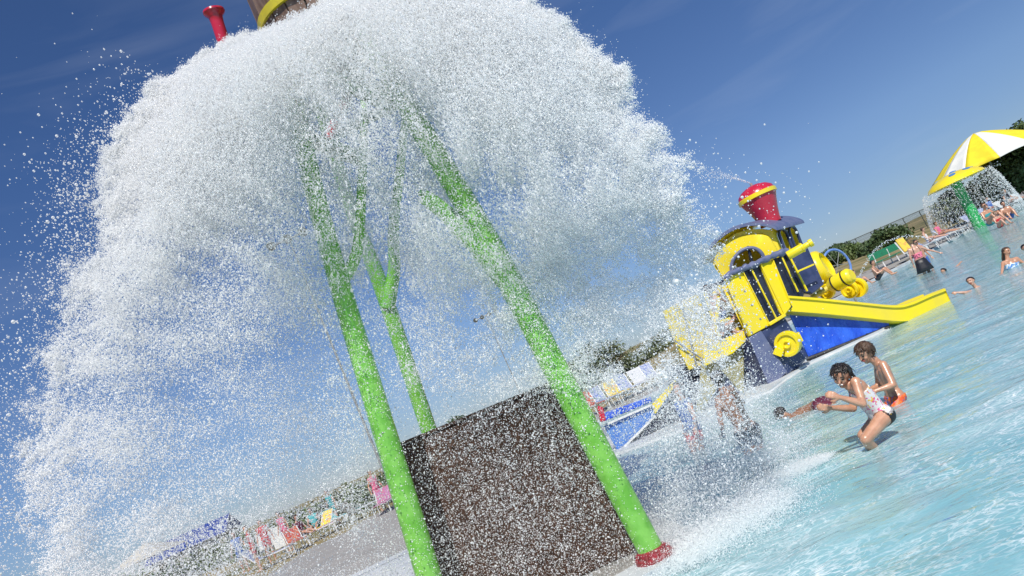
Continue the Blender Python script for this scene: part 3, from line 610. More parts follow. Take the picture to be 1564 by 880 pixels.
def person(J, s, face, label, skin='skin_a', hair='hair_brown', hairlen=0, clothes=(), cat='person', group=None, vox=.016, fat=1.0, up=None, glasses=False, detail=True, smile=False, hoff=.016):
    J = {k: Vector(v) for k, v in J.items()}
    H = J['H']; Nk = J['N']; f = Vector(face).normalized(); hu = Vector(up).normalized() if up else (H - Nk).normalized()
    hu = (hu - f * hu.dot(f)).normalized(); hr = f.cross(hu)
    caps = []; C = lambda t, a, b, ra, rb: caps.append((t, Vector(a), Vector(b), ra * s * fat if t in ('torso', 'thigh', 'pelvis') else ra * s, rb * s * fat if t in ('torso', 'thigh', 'pelvis') else rb * s))
    SLm, SR_ = J['SL'], J['SR']; PLp, PRp = J['PL'], J['PR']; ch = (SLm + SR_) / 2; pe = (PLp + PRp) / 2; wa = ch.lerp(pe, .62)
    C('neck', Nk, H - hu * .06 * s, .052, .048); C('torso', ch, Nk, .075, .055)
    C('torso', SLm, SR_, .052, .052)
    C('torso', SLm.lerp(ch, .35) + (pe - ch) * .12, wa.lerp(PLp, .45), .082, .075); C('torso', SR_.lerp(ch, .35) + (pe - ch) * .12, wa.lerp(PRp, .45), .082, .075)
    C('torso', ch + (pe - ch) * .2, wa, .095, .085); C('torso', wa, pe, .088, .10); C('pelvis', PLp, PRp, .088, .088); C('pelvis', wa.lerp(PLp, .5), PLp, .078, .09); C('pelvis', wa.lerp(PRp, .5), PRp, .078, .09)
    for sd in 'LR':
        if 'E' + sd in J:
            C('arm', J['S' + sd], J['E' + sd], .047, .037); C('arm', J['S' + sd], J['S' + sd].lerp(J['E' + sd], .45), .048, .043)
            if 'W' + sd in J:
                e, w = J['E' + sd], J['W' + sd]; C('arm', e, e.lerp(w, .35), .037, .038); C('arm', e.lerp(w, .35), w, .038, .024)
                hand(caps, w, e, s, J.get('sp' + sd, (1, 0, .3)) if 'sp' + sd in J else (1, .1, .3), .55)
        if 'K' + sd in J:
            C('thigh', J['P' + sd], J['K' + sd], .088, .056)
            if 'F' + sd in J:
                k, ft = J['K' + sd], J['F' + sd]; C('calf', k, k.lerp(ft, .35), .054, .056); C('calf', k.lerp(ft, .35), ft, .056, .034)
                td = J.get('T' + sd, ft + (f - UP * f.dot(UP)).normalized() * .16 * s - UP * .03 * s); C('foot', ft - UP * .02 * s, td, .036, .026)
    # head
    C('head', H + hu * .030 * s - f * .012 * s, H + hu * .030 * s + f * .012 * s, .086, .080); C('head', H + hu * .01 * s, H - hu * .055 * s + f * .028 * s, .074, .050)
    C('head', H - hu * .085 * s + f * .045 * s, H - hu * .082 * s + f * .055 * s, .028, .024)
    if detail:
        C('nose', H + hu * .005 * s + f * .088 * s, H - hu * .022 * s + f * .104 * s, .010, .013)
        for k in (-1, 1):
            C('ear', H + hr * k * .080 * s - hu * .0 * s - f * .004 * s, H + hr * k * .078 * s - hu * .03 * s, .015, .011)
            C('head', H + hr * k * .035 * s - hu * .02 * s + f * .062 * s, H + hr * k * .032 * s - hu * .03 * s + f * .064 * s, .025, .022)
            C('head', H + hr * k * .028 * s + hu * .030 * s + f * .070 * s, H + hr * k * .01 * s + hu * .030 * s + f * .075 * s, .014, .014)
    bm = B()
    for t, a, b, ra, rb in caps: _cap(bm, a, b, ra, rb)
    me = remesh(bm, vox * s, 2)
    root = thing('person', label, cat, pe, group)
    body = link('body', me, skin, root, 'all')
    # surface classification
    n = len(me.vertices); V = np.empty(n * 3); me.vertices.foreach_get('co', V); V = V.reshape(-1, 3)
    Nn = np.empty(n * 3); me.vertices.foreach_get('normal', Nn); Nn = Nn.reshape(-1, 3)
    best = np.full(n, 1e9); lab = np.zeros(n, int); tags_ = []; par_t = np.zeros(n)
    for t, a, b, ra, rb in caps:
        if t not in tags_: tags_.append(t)
        A_ = np.array(a); e = np.array(b) - A_; tt = np.clip(((V - A_) @ e) / (e @ e + 1e-12), 0, 1); d = np.linalg.norm(V - A_ - tt[:, None] * e, axis=1) - (ra + (rb - ra) * tt)
        m_ = d < best; best[m_] = d[m_]; lab[m_] = tags_.index(t); par_t[m_] = tt[m_]
    L_ = lambda *ts: np.isin(lab, [tags_.index(t) for t in ts if t in tags_])
    ax = np.array(pe - ch); tor = ((V - np.array(ch)) @ ax) / (ax @ ax)      # 0 at shoulders, 1 at hips
    Hn = np.array(H); hx = (V - Hn) @ np.array(hr) / s; hy = (V - Hn) @ np.array(hu) / s; hz = (V - Hn) @ np.array(f) / s
    polys = [tuple(p.vertices) for p in me.polygons]
    def shell(name, mask, off, m, rough=0.0, sc=8, par=body):
        keep = [p for p in polys if all(mask[i] for i in p)]
        if not keep: return None
        used = sorted({i for p in keep for i in p}); mp_ = {v: i for i, v in enumerate(used)}
        bm = B(); vv = []
        for i in used:
            o_ = off if not rough else off * (1 + rough * noise.noise(Vector(V[i]) * sc / s))
            vv.append(bm.verts.new(V[i] + Nn[i] * o_ * s))
        bm.verts.ensure_lookup_table()
        fsx = [bm.faces.new([vv[mp_[i]] for i in p]) for p in keep]
        r = bmesh.ops.extrude_face_region(bm, geom=fsx)
        for g_ in r['geom']:
            if isinstance(g_, bmesh.types.BMVert): pass
        # push the original layer just under the skin so that the rim is closed
        for v_, i in zip(vv, used): v_.co = Vector(V[i] - Nn[i] * .004 * s)
        return obj(name, bm, m, root, 'all')
    for c in clothes:
        kind, cm = c[0], c[1]; lab_ = None
        if kind == 'onepiece': mask = (L_('torso', 'pelvis') & (tor > .12)) | (L_('arm') & (tor > .2) & (par_t < .05))
        elif kind == 'tank': mask = L_('torso', 'pelvis') & (tor > .10) & (tor < .93)
        elif kind == 'halter': mask = L_('torso', 'pelvis') & (tor > .30) & (tor < .96)
        elif kind == 'top': mask = L_('torso') & (tor > .14) & (tor < .45)
        elif kind == 'backtop': mask = L_('torso', 'pelvis') & (tor > .42) & (tor < .85)
        elif kind == 'briefs': mask = (L_('pelvis') & (tor > .84)) | (L_('torso') & (tor > .88)) | (L_('thigh') & (par_t < .12))
        elif kind == 'trunks': mask = (L_('pelvis', 'torso') & (tor > .88)) | (L_('thigh') & (par_t < .6))
        elif kind == 'shirt': mask = (L_('torso', 'pelvis') & (tor > -.15)) | (L_('arm') & (par_t < .35))
        shell({'onepiece': 'swimsuit', 'tank': 'tankini_top', 'halter': 'tankini_top', 'top': 'bikini_top', 'backtop': 'swim_top', 'briefs': 'swim_bottom', 'trunks': 'swim_trunks', 'shirt': 'shirt'}[kind], mask, .007 if kind in ('trunks', 'shirt') else .007, cm, .6 if kind in ('trunks', 'shirt') else .2)
    if hair:
        hm = L_('head') & (((hy > .050 + .42 * np.maximum(hz, 0) + (0 if hairlen else -.012)) & (np.abs(hx) < 1)) | ((hz < .022) & (hy > .012)) | ((hz < -.012) & (hy > -.045)) | ((hz < -.035) & (hy > -.07)))
        idx = np.nonzero(hm)[0]
        shell('hair', hm, hoff, hair, .8, 11)
        if detail and s < 1 and vox < .012:
            bm = B()
            for i in np.random.default_rng(5).choice(idx, 150):
                p = Vector(V[i]) + Vector(Nn[i]) * hoff * s * .75; nn_ = Vector(Nn[i]); cr0 = (H + hu * .11 * s - f * .02 * s); dn = (p - cr0); dn -= nn_ * dn.dot(nn_); dn = dn.normalized() + Vector(np.random.default_rng(int(i)).normal(0, .25, 3))
                tube(bm, [p, p + dn * .016 * s + nn_ * .004 * s, p + dn * .034 * s + nn_ * .001 * s, p + dn * .052 * s - nn_ * .006 * s], [.0045 * s, .0042 * s, .003 * s, .0008 * s], 5)
            bm2_ = obj('hair_lock', bm, hair, root, 'all'); bm2_['kind'] = 'stuff'
        if hairlen:
            bm = B(); b0 = H - f * .05 * s + hu * .02 * s
            for k in range(7):
                o_ = hr * (k - 3) * .020 * s; dn = (Nk - H).normalized()
                _cap(bm, b0 + o_, b0 + o_ + (dn * .9 - f * .25) * hairlen * s * (.8 + .05 * (k % 3)), .030 * s, .014 * s, 8)
            link('hair_length', remesh(bm, .012 * s, 1), hair, root, 'all')
    if detail:
        if not glasses:
            for k in (-1, 1):
                bm = B(); _cap(bm, H + hr * (k * .036) * s + hu * .012 * s + f * .076 * s, H + hr * (k * .026) * s + hu * .012 * s + f * .079 * s, .009 * s, .009 * s); obj('eye', bm, 'eye', root, 'all')
                bm = B(); _cap(bm, H + hr * (k * .046) * s + hu * .034 * s + f * .078 * s, H + hr * (k * .020) * s + hu * .037 * s + f * .086 * s, .005 * s, .006 * s); obj('eyebrow', bm, 'brow', root, 'all')
        else:
            bm = B()
            for k in (-1, 1):
                lathe(bm, [(0, 0), (.026 * s, 0), (.026 * s, .01 * s), (0, .012 * s)], H + hr * k * .034 * s + hu * .010 * s + f * .088 * s, f, 14)
                tube(bm, [H + hr * k * .060 * s + hu * .015 * s + f * .085 * s, H + hr * k * .088 * s + hu * .012 * s], .004 * s, 6)
            tube(bm, [H + hr * .03 * s + hu * .014 * s + f * .094 * s, H - hr * .03 * s + hu * .014 * s + f * .094 * s], .005 * s, 6); obj('sunglasses', bm, 'dark', root)
        bm = B(); _cap(bm, H - hr * .020 * s - hu * .050 * s + f * .086 * s, H + hr * .020 * s - hu * .050 * s + f * .086 * s, .0085 * s, .0085 * s); mo = obj('mouth', bm, 'lip', root, 'all')
        if smile:
            bm = B(); _cap(bm, H - hr * .019 * s - hu * .044 * s + f * .092 * s, H + hr * .019 * s - hu * .044 * s + f * .092 * s, .0078 * s, .0078 * s); obj('teeth', bm, 'teeth', mo, 'all')
    return root, J, V, Nn, L_, tor, shell

def PX(Y0):  # joints from photo points at a given distance (+ own depth offset)
    return lambda x, y, dy=0.0: P(x, y, Y0 + dy)

# girl crouching in the foreground pool
q = PX(7.42)
J = dict(H=q(1285, 574, -.02), N=q(1298, 590), SL=q(1307, 583, -.14), SR=q(1304, 596, .13), PL=q(1353, 634, -.06), PR=q(1342, 640, .12),
         EL=q(1318, 617, -.27), WL=q(1283, 607, -.26), ER=q(1303, 624, .02), WR=q(1269, 623, -.06), KL=q(1322, 671, -.17), FL=q(1352, 708, .1), KR=q(1318, 665, .16), FR=q(1350, 705, .35),
         spL=(.2, .1, 1), spR=(.5, -.2, .7))
fd_ = (-CR * .55 - CU * .50 - fw * .75)
person(J, .97, fd_, 'smiling dark haired girl in floral tankini crouching in the shallow water with fists raised', 'skin_a', 'hair_black', .14, [('tank', 'floral'), ('briefs', 'black_cloth')], vox=.0085, up=(CU * 1.0 - CR * .12), smile=True, fat=.96)
# boy behind her
q = PX(8.75)
J = dict(H=q(1322, 540), N=q(1335, 550), SL=q(1349, 557, -.12), SR=q(1341, 562, .14), PL=q(1373, 606, -.06), PR=q(1362, 611, .12),
         EL=q(1364, 588, -.24), WL=q(1338, 597, -.22), ER=q(1342, 590, .22), WR=q(1322, 598, .12), KL=q(1366, 640, -.12), FL=q(1392, 665, 0), KR=q(1356, 640, .14), FR=q(1384, 668, .2), spL=(.2, .1, 1), spR=(.5, -.2, .7))
person(J, .96, (-CR * .75 - CU * .52 - fw * .35), 'brown haired boy in orange patterned trunks wading just behind the floral swimsuit girl', 'skin_a', 'hair_brown', 0, [('trunks', 'orange_print')], vox=.0085, up=(CU * .9 - CR * .35), fat=.86, hoff=.027)
# swimmer stretched out at the surface by the white rim
a = G(1196, 636, .02); b = G(1256, 618, .02); d = (b - a).normalized(); side = Vector((-d.y, d.x, 0))
J = dict(H=a + UP * .03, N=a + d * .14, SL=a + d * .2 + side * .13, SR=a + d * .2 - side * .13, PL=a + d * .62 + side * .08, PR=a + d * .62 - side * .08, EL=a + d * .3 + side * .3 - UP * .1, WL=a + d * .12 + side * .42 - UP * .14, ER=a + d * .3 - side * .3 - UP * .1, WR=a + d * .1 - side * .36 - UP * .14,
         KL=a + d * .98 + side * .1 - UP * .1, FL=a + d * 1.3 + side * .1 - UP * .12, KR=a + d * .98 - side * .1 - UP * .1, FR=a + d * 1.3 - side * .1 - UP * .12)
for k in ('N', 'SL', 'SR'): J[k] = J[k] - UP * .05
for k in ('PL', 'PR'): J[k] = J[k] + UP * .01
person(J, .95, (-d * .4 - UP * .8), 'dark haired swimmer in maroon trunks floating flat at the surface left of the girl', 'skin_c', 'hair_black', 0, [('trunks', 'maroon')], detail=False, up=-d)
# children under the falling water, in front of the train
q = PX(9.7)
J = dict(H=q(1096, 580), N=q(1104, 594), SL=q(1119, 600, -.05), SR=q(1096, 611, .05), PL=q(1150, 655, 0), PR=q(1132, 662, .05), EL=q(1134, 616, -.3), WL=q(1122, 600, -.45), ER=q(1100, 640, -.15), WR=q(1104, 660, -.3), KL=q(1163, 694), FL=q(1176, 735), KR=q(1146, 700), FR=q(1160, 738))
person(J, 1.0, (-CR * .5 + fw * .8), 'brown skinned child in black trunks seen from behind through spray by the train', 'skin_c', 'hair_black', 0, [('trunks', 'black_cloth')], detail=False)
q = PX(11.6)
J = dict(H=q(1036, 594), N=q(1041, 608), SL=q(1051, 612), SR=q(1034, 620, .1), PL=q(1064, 655), PR=q(1052, 660, .1), EL=q(1060, 634, -.1), WL=q(1062, 652, -.15), ER=q(1040, 640, .2), WR=q(1046, 656, .1), KL=q(1071, 684), FL=q(1080, 712), KR=q(1058, 688), FR=q(1068, 716))
person(J, .9, (-CR * .8 - fw * .3), 'child in blue shirt and red trunks standing in spray below the left slide', 'skin_b', 'hair_brown', 0, [('shirt', 'blue_cloth'), ('trunks', 'crowd_red')], detail=False)

# generic figures in local metres, facing -y, feet origin at z = 0
POSE = {
 'stand': dict(H=(0, -.02, 1.58), N=(0, 0, 1.42), SL=(.17, 0, 1.36), SR=(-.17, 0, 1.36), PL=(.09, 0, .9), PR=(-.09, 0, .9), EL=(.26, .02, 1.1), WL=(.30, -.06, .86), ER=(-.26, .02, 1.1), WR=(-.30, -.06, .86), KL=(.1, -.02, .48), FL=(.1, .02, .07), KR=(-.1, -.02, .48), FR=(-.1, .02, .07)),
 'sit': dict(H=(0, -.06, .72), N=(0, -.01, .56), SL=(.17, 0, .50), SR=(-.17, 0, .50), PL=(.09, .03, .08), PR=(-.09, .03, .08), EL=(.24, -.1, .27), WL=(.14, -.32, .30), ER=(-.24, -.1, .27), WR=(-.14, -.32, .30), KL=(.13, -.36, .34), FL=(.12, -.52, .03), KR=(-.13, -.36, .34), FR=(-.12, -.52, .03)),
 'chair': dict(H=(0, -.0, 1.05), N=(0, .06, .90), SL=(.17, .06, .84), SR=(-.17, .06, .84), PL=(.09, .0, .44), PR=(-.09, .0, .44), EL=(.25, .0, .6), WL=(.2, -.22, .56), ER=(-.25, .0, .6), WR=(-.2, -.22, .56), KL=(.1, -.42, .47), FL=(.1, -.75, .38), KR=(-.1, -.42, .47), FR=(-.1, -.75, .38)),
}
def figure(kind, loc, s, rz, label, over=None, **kw):
    R_ = Matrix.Rotation(rz, 3, 'Z'); J = {k: Vector(v) for k, v in POSE[kind].items()}
    if over: J.update({k: Vector(v) for k, v in over.items()})
    J = {k: Vector(loc) + R_ @ (v * s) for k, v in J.items()}
    fd = kw.pop('face', (0, -1, -.1)); return person(J, s, R_ @ Vector(fd), label, vox=kw.pop('vox', .022), up=kw.pop('up', (0, 0, 1)), **kw)

# woman in the pink top and black skirt
gw = G(1416, 417, 0); w0 = gw - UP * .42
r = figure('stand', w0, 1.04, pi - .15, 'woman in pink patterned top and black skirt standing in the water with her back turned', over=dict(ER=(-.36, .05, 1.12), WR=(-.62, .12, .88), EL=(.26, .05, 1.1), WL=(.27, .0, .84), KL=(.1, .08, .5), KR=(-.1, -.08, .5)), skin='skin_b', hair='hair_blond', clothes=[('backtop', 'pink_print')], detail=False, fat=1.22)
bm = B(); lathe(bm, [(.17, .47), (.20, .30), (.235, .14), (.27, -.02), (.262, -.02), (.22, .14), (.16, .46)], w0 + UP * .52, seg=26)
for v in bm.verts:
    a = math.atan2(v.co.y - w0.y, v.co.x - w0.x); k = 1 + .06 * sin(a * 7) * (1 - (v.co.z - w0.z - .5) / .5); v.co.x = w0.x + (v.co.x - w0.x) * k * 1.12; v.co.y = w0.y + (v.co.y - w0.y) * k * .85
obj('skirt', bm, 'black_cloth', r[0], 'all')
for k in (-1, 1):
    bm = B(); tube(bm, bez([r[1]['N'] + Vector((k * .09, -.10, -.0)), r[1]['N'] + Vector((k * .11, -.115, -.12)), r[1]['N'] + Vector((k * .12, -.10, -.24))], 8), .009, 6); obj('shoulder_strap', bm, 'black_cloth', r[0])
bm = B(); bmesh.ops.create_icosphere(bm, subdivisions=2, radius=.06, matrix=Matrix.Translation(r[1]['H'] + Vector((.02, -.08, .08)))); obj('hair_bun', bm, 'hair_blond', r[0], 'all')
figure('stand', Vector((P(1394, 364, 28.7).x, 28.7, -.42)), .98, .25, 'person in sunglasses facing the camera just behind the pink topped woman', skin='skin_a', hair='hair_black', clothes=[('trunks', 'blue_cloth')], glasses=True)
# two sitting at the pool edge
p = G(1345, 428, 0); figure('sit', p + Vector((.1, .3, .03)), 1.22, .9, 'person sitting in the shallows hugging the knees, nearest the green bench', skin='skin_a', hair='hair_black', clothes=[('trunks', 'black_cloth')])
p = G(1314, 441, 0); figure('sit', p + Vector((.1, .3, .03)), 1.15, 1.2, 'person in white cloth sitting at the pool edge right of the train nose', skin='skin_b', hair='hair_brown', clothes=[('shirt', 'white_cloth')])
# boy reaching for the slide
q = PX(16.3)
J = dict(H=q(1483, 430), N=q(1492, 440), SL=q(1505, 436, .05), SR=q(1488, 445, -.1), PL=q(1508, 470, .2), PR=q(1498, 474, .1), ER=q(1474, 447, -.15), WR=q(1462, 447, -.1), EL=q(1503, 450, -.2), WL=q(1490, 452, -.25), KL=q(1520, 500, .2), KR=q(1510, 500, .1))
person(J, .85, (-CR * .8 - fw * .6 - CU * .1), 'short haired boy swimming with one arm out to the end of the yellow slide', 'skin_b', 'hair_black', 0, [('trunks', 'blue_cloth')], vox=.016)
# girl at the right edge
q = PX(17.1)
J = dict(H=q(1537, 385), N=q(1539, 396), SL=q(1553, 395), SR=q(1532, 402), PL=q(1556, 424), PR=q(1548, 427), ER=q(1531, 411, -.1), WR=q(1530, 418, -.25), EL=q(1563, 402, -.05), WL=q(1576, 404, -.1), KL=q(1562, 445, -.2), KR=q(1552, 448, -.2), spR=(1, 0, 0))
person(J, .88, (CR * .35 - fw * .9 + CU * .1), 'long haired girl in blue and white bikini top standing chest deep', 'skin_a', 'hair_brown', .28, [('top', 'blue_print'), ('briefs', 'blue_print')], vox=.016)
q = PX(18.2)
J = dict(H=q(1566, 379), N=q(1569, 390), SL=q(1581, 388), SR=q(1561, 397), PL=q(1580, 420), PR=q(1570, 424), EL=q(1590, 405), ER=q(1562, 410), WL=q(1588, 415), WR=q(1562, 420))
person(J, .85, (-CR * .2 - fw * .9), 'dark head of a bather cut off by the right edge', 'skin_a', 'hair_black', 0, [('trunks', 'blue_cloth')], vox=.02)
# far swimmer beside the woman
p = G(1441, 415, 0); J = dict(H=p + Vector((0, 0, .0)), N=p + Vector((.08, .05, -.14)), SL=p + Vector((.2, -.1, -.18)), SR=p + Vector((.1, .2, -.18)), PL=p + Vector((.5, .1, -.3)), PR=p + Vector((.45, .2, -.3)), EL=p + Vector((.35, -.15, -.03)), WL=p + Vector((.55, -.1, .04)))
person(J, .95, (-1, -.3, .2), 'swimmer showing only head and forearm beside the pink topped woman', 'skin_a', 'hair_black', 0, [], detail=False, vox=.022)
# family at the mushroom
p = G(1531, 346, 0)
figure('sit', p + Vector((0, .6, .25)), 1.35, .15, 'woman in sunglasses sitting behind two children near the green mushroom post', skin='skin_a', hair='hair_brown', clothes=[('top', 'teal'), ('briefs', 'teal')], glasses=True)
figure('sit', p + Vector((-.25, -.35, .02)), .95, .1, 'small fair haired child in red swimsuit sitting in front of the woman in sunglasses', skin='skin_b', hair='hair_blond', clothes=[('onepiece', 'crowd_red')])
figure('sit', p + Vector((.75, .35, .15)), 1.1, -.3, 'dark haired child sitting at the right of the woman in sunglasses', skin='skin_a', hair='hair_black', clothes=[('trunks', 'blue_cloth')], glasses=False)
# climbers on the stair tower
q = PX(15.75)
J = dict(H=q(1080, 442), N=q(1085, 452), SL=q(1097, 452), SR=q(1083, 459, .1), PL=q(1104, 478), PR=q(1094, 482), EL=q(1108, 460, -.2), WL=q(1098, 448, -.25), ER=q(1082, 470, .1), WR=q(1096, 474, -.1), KL=q(1096, 500, -.1), FL=q(1106, 520), KR=q(1090, 500), FR=q(1100, 522))
person(J, .85, (-CR * .8 - fw * .5), 'dark haired child climbing at the top of the train stairs', 'skin_b', 'hair_black', 0, [('trunks', 'blue_cloth')], detail=False, vox=.02)
q = PX(15.8)
J = dict(H=q(1121, 482), N=q(1118, 492), SL=q(1112, 494, -.1), SR=q(1112, 500, .1), PL=q(1102, 512, -.05), PR=q(1098, 516, .1), EL=q(1126, 508, -.1), WL=q(1136, 505, -.1), ER=q(1124, 512, .1), WR=q(1134, 512, .1), KL=q(1124, 522, -.1), KR=q(1120, 525, .1), FL=q(1122, 540, -.05), FR=q(1116, 543, .1))
person(J, .8, (CR * .9 - fw * .3), 'child in dark trunks crouching on the platform inside the train stairs', 'skin_b', 'hair_brown', 0, [('trunks', 'black_cloth')], detail=False, vox=.02)

# ------------------------------------------------------------------ mushroom and umbrella
mb = G(1497, 347, 0); MU = thing('mushroom_fountain', 'yellow mushroom fountain with blue spots on a green post, shedding a curtain of water', 'fountain', mb)
mt = P(1459, 277, mb.y); hgt = mt.z
lean = Vector((0, 0, 1)); bm = B(); lathe(bm, [(.36, -.5), (.36, 0), (.34, .2), (.31, hgt * .6), (.30, hgt)], mb, lean, 28)
bm2 = obj('post', bm, 'mush_post', MU)
mc = Vector((mb.x + .05, mb.y, hgt + .05)); mr = 1.72
bm = B(); lathe(bm, [(0, -.02), (mr * .6, -.04), (mr * .98, -.16), (mr, -.12), (mr * .93, .06), (mr * .75, .26), (mr * .5, .42), (mr * .25, .50), (0, .52)], mc, (.0, 0, 1), 48); capm = obj('cap', bm, 'yellow', MU)
for a, rr, rad in ((-1.25, .62, .21), (-2.1, .60, .2), (-.3, .6, .2), (-1.7, .15, .2), (.6, .6, .2), (1.6, .6, .2), (2.5, .6, .2)):
    bm = B(); x, y = cos(a) * mr * rr, sin(a) * mr * rr; nrm = Vector((cos(a) * .35, sin(a) * .35, 1)); zz = np.interp(rr, [0, .25, .5, .75, .93], [.52, .50, .42, .26, .06])
    lathe(bm, [(0, .05), (rad, .04), (rad, -.03)], mc + Vector((x, y, float(zz) - .01)), nrm, 24); obj('spot', bm, 'blue_dot', capm)

uy = 57.0; ua = P(1487, 204, uy); ux = ua.x; UM = thing('pool_umbrella', 'large yellow and white striped sun umbrella behind the mushroom fountain', 'umbrella', (ux, uy, groundz(ux, uy)))
bm = B(); tube(bm, [(ux, uy, groundz(ux, uy) - .1), (ux, uy, ua.z)], .07, 14); obj('pole', bm, 'metal', UM)
ur = 4.55; npan = 12
for k in range(npan):
    bm = B(); a0 = 2 * pi * k / npan + .1; a1 = 2 * pi * (k + 1) / npan + .1; rows = []
    for i in range(9):
        t_ = i / 8; row = []
        for j in range(7):
            u = j / 6; a = a0 + (a1 - a0) * u; scal = 1 - .10 * sin(pi * u) * t_ ** 3
            r_ = ur * t_ * scal; z_ = ua.z - 2.6 * (t_ ** 1.35) - .10 * sin(pi * u) * t_ + .16 * sin(pi * u) * (t_ ** 6)
            row.append(bm.verts.new((ux + r_ * cos(a), uy + r_ * sin(a), z_)))
        rows.append(row)
    for r1, r2 in zip(rows, rows[1:]):
        for j in range(6): bm.faces.new((r1[j], r1[j + 1], r2[j + 1], r2[j]))
    bmesh.ops.remove_doubles(bm, verts=bm.verts[:], dist=1e-4); bmesh.ops.solidify(bm, geom=bm.faces[:], thickness=.02)
    obj('canopy_panel', bm, 'canvas_y' if k % 2 == 1 else 'canvas_w', UM, 'all')
for k in range(npan):
    a = 2 * pi * k / npan + .1; bm = B(); tube(bm, [(ux + ur * t_ * cos(a) * .98, uy + ur * t_ * sin(a) * .98, ua.z - 2.6 * t_ ** 1.35 - .05) for t_ in np.linspace(.02, 1, 8)], .022, 6); obj('rib', bm, 'metal', UM)

# ------------------------------------------------------------------ chairs, bench, fence
def lounger(loc, rz, label, sling='sling_w', group='white lounge chairs on the deck', s=1.0, back=.75):
    t_ = thing('lounge_chair', label, 'lounge chair', loc, group); R_ = Matrix.Rotation(rz, 3, 'Z'); T = lambda v: Vector(loc) + R_ @ (Vector(v) * s)
    bx, bz = .55 * cos(back) , .75 * sin(back)
    for sd in (-.3, .3):
        bm = B(); tube(bm, [T((sd, -1.1, .36)), T((sd, .35, .36)), T((sd, .35 + bx, .36 + bz))], .02 * s, 8); obj('side_rail', bm, 'white', t_)
        for y in (-.95, .2):
            bm = B(); tube(bm, [T((sd, y, .36)), T((sd, y - .06, 0))], .02 * s, 8); obj('leg', bm, 'white', t_)
    bm = B(); slab(bm, [T((-.28, -1.08, .37)), T((.28, -1.08, .37)), T((.28, .34, .37)), T((-.28, .34, .37))], (0, 0, .015)); obj('seat', bm, sling, t_)
    bm = B(); slab(bm, [T((-.28, .36, .38)), T((.28, .36, .38)), T((.28, .34 + bx, .35 + bz)), T((-.28, .34 + bx, .35 + bz))], R_ @ Vector((0, -.015, .012))); obj('backrest', bm, sling, t_)
    return t_
def at(x, y, Y):  # a point on the ground along a photo column at a distance
    p = P(x, y, Y); return Vector((p.x, p.y, groundz(p.x, p.y) + .004))
lounger(at(1414, 362, 44), .9, 'white lounge chair with blue striped sling, next right of the yellow towel chair', 'sling_b')
lounger(at(1430, 356, 45.5), .9, 'white lounge chair below the mushroom, second right of the yellow towel', 'sling_w')
lounger(at(1446, 348, 47), .6, 'white lounge chair with blue striped sling nearest the mushroom post on its left', 'sling_b')
lounger(at(1482, 322, 52), .4, 'blue striped lounge chair seen just behind the green mushroom post', 'sling_b')
lounger(at(1505, 312, 52), .2, 'blue striped lounge chair in the umbrella shade right of the mushroom post', 'sling_b')
lounger(at(1534, 301, 50), .4, 'white lounge chair in the umbrella shade behind the family', 'sling_w')
lounger(at(1556, 292, 50), .2, 'white lounge chair at the right edge in the umbrella shade', 'sling_w')
c = at(1391, 372, 42.5); cy_ = lounger(c, .4, 'white chair draped with a yellow towel beside the green bench', 'sling_w', back=1.2, s=1.15)
bm = B(); R_ = Matrix.Rotation(.4, 3, 'Z'); vv = [c + R_ @ Vector(v) for v in [(-.3, .40, .5), (.3, .40, .5), (.3, .58, 1.32), (-.3, .58, 1.32)]]; slab(bm, vv, R_ @ Vector((0, -.06, .02))); bevel(bm, .02, 2)
tag(obj('towel', bm, 'towel_y'), 'yellow and orange towel hung over the chair back beside the green bench', 'towel')
figure('chair', at(1411, 354, 44.2), 1.15, .9, 'sunbather reclining on the white lounge chair behind the pink topped woman', skin='skin_b', hair='hair_brown', clothes=[('onepiece', 'white_cloth')], detail=False)
figure('chair', at(1432, 348, 45.6), 1.15, .6, 'sunbather in pink sitting on the middle lounge chair below the mushroom', skin='skin_a', hair='hair_brown', clothes=[('shirt', 'pink_cloth')], detail=False)
figure('chair', at(1508, 306, 52), 1.2, .2, 'sunbather in blue sitting in the umbrella shade right of the mushroom post', skin='skin_a', hair='hair_black', clothes=[('shirt', 'blue_cloth')], detail=False)
figure('chair', at(1536, 296, 50), 1.2, .2, 'sunbather in dark clothes in the umbrella shade behind the family', skin='skin_a', hair='hair_brown', clothes=[('shirt', 'black_cloth')], detail=False)
# bench: green slats on white legs
a = at(1335, 398, 45); b = at(1389, 372, 47); BN = thing('park_bench', 'long green bench on white legs at the edge of the grass', 'bench', (a + b) / 2); dd = (b - a); dd.z = 0; dn = dd.normalized(); sn = Vector((-dn.y, dn.x, 0))
for k in range(2):
    bm = B(); o_ = sn * (k * .22 - .11); beam(bm, a + o_ + UP * .45, b + o_ + UP * .45, .2, .05); obj('seat', bm, 'bench', BN)
bm = B(); beam(bm, a + sn * .25 + UP * .85, b + sn * .25 + UP * .85, .04, .42); obj('backrest', bm, 'bench', BN)
for t_ in (.12, .5, .9):
    p = a.lerp(b, t_); bm = B(); tube(bm, [p - sn * .15, p - sn * .12 + UP * .42], .04, 8); tube(bm, [p + sn * .3, p + sn * .24 + UP * .95], .04, 8); tube(bm, [p - sn * .18 + UP * .4, p + sn * .25 + UP * .4], .035, 8); obj('leg', bm, 'white', BN)
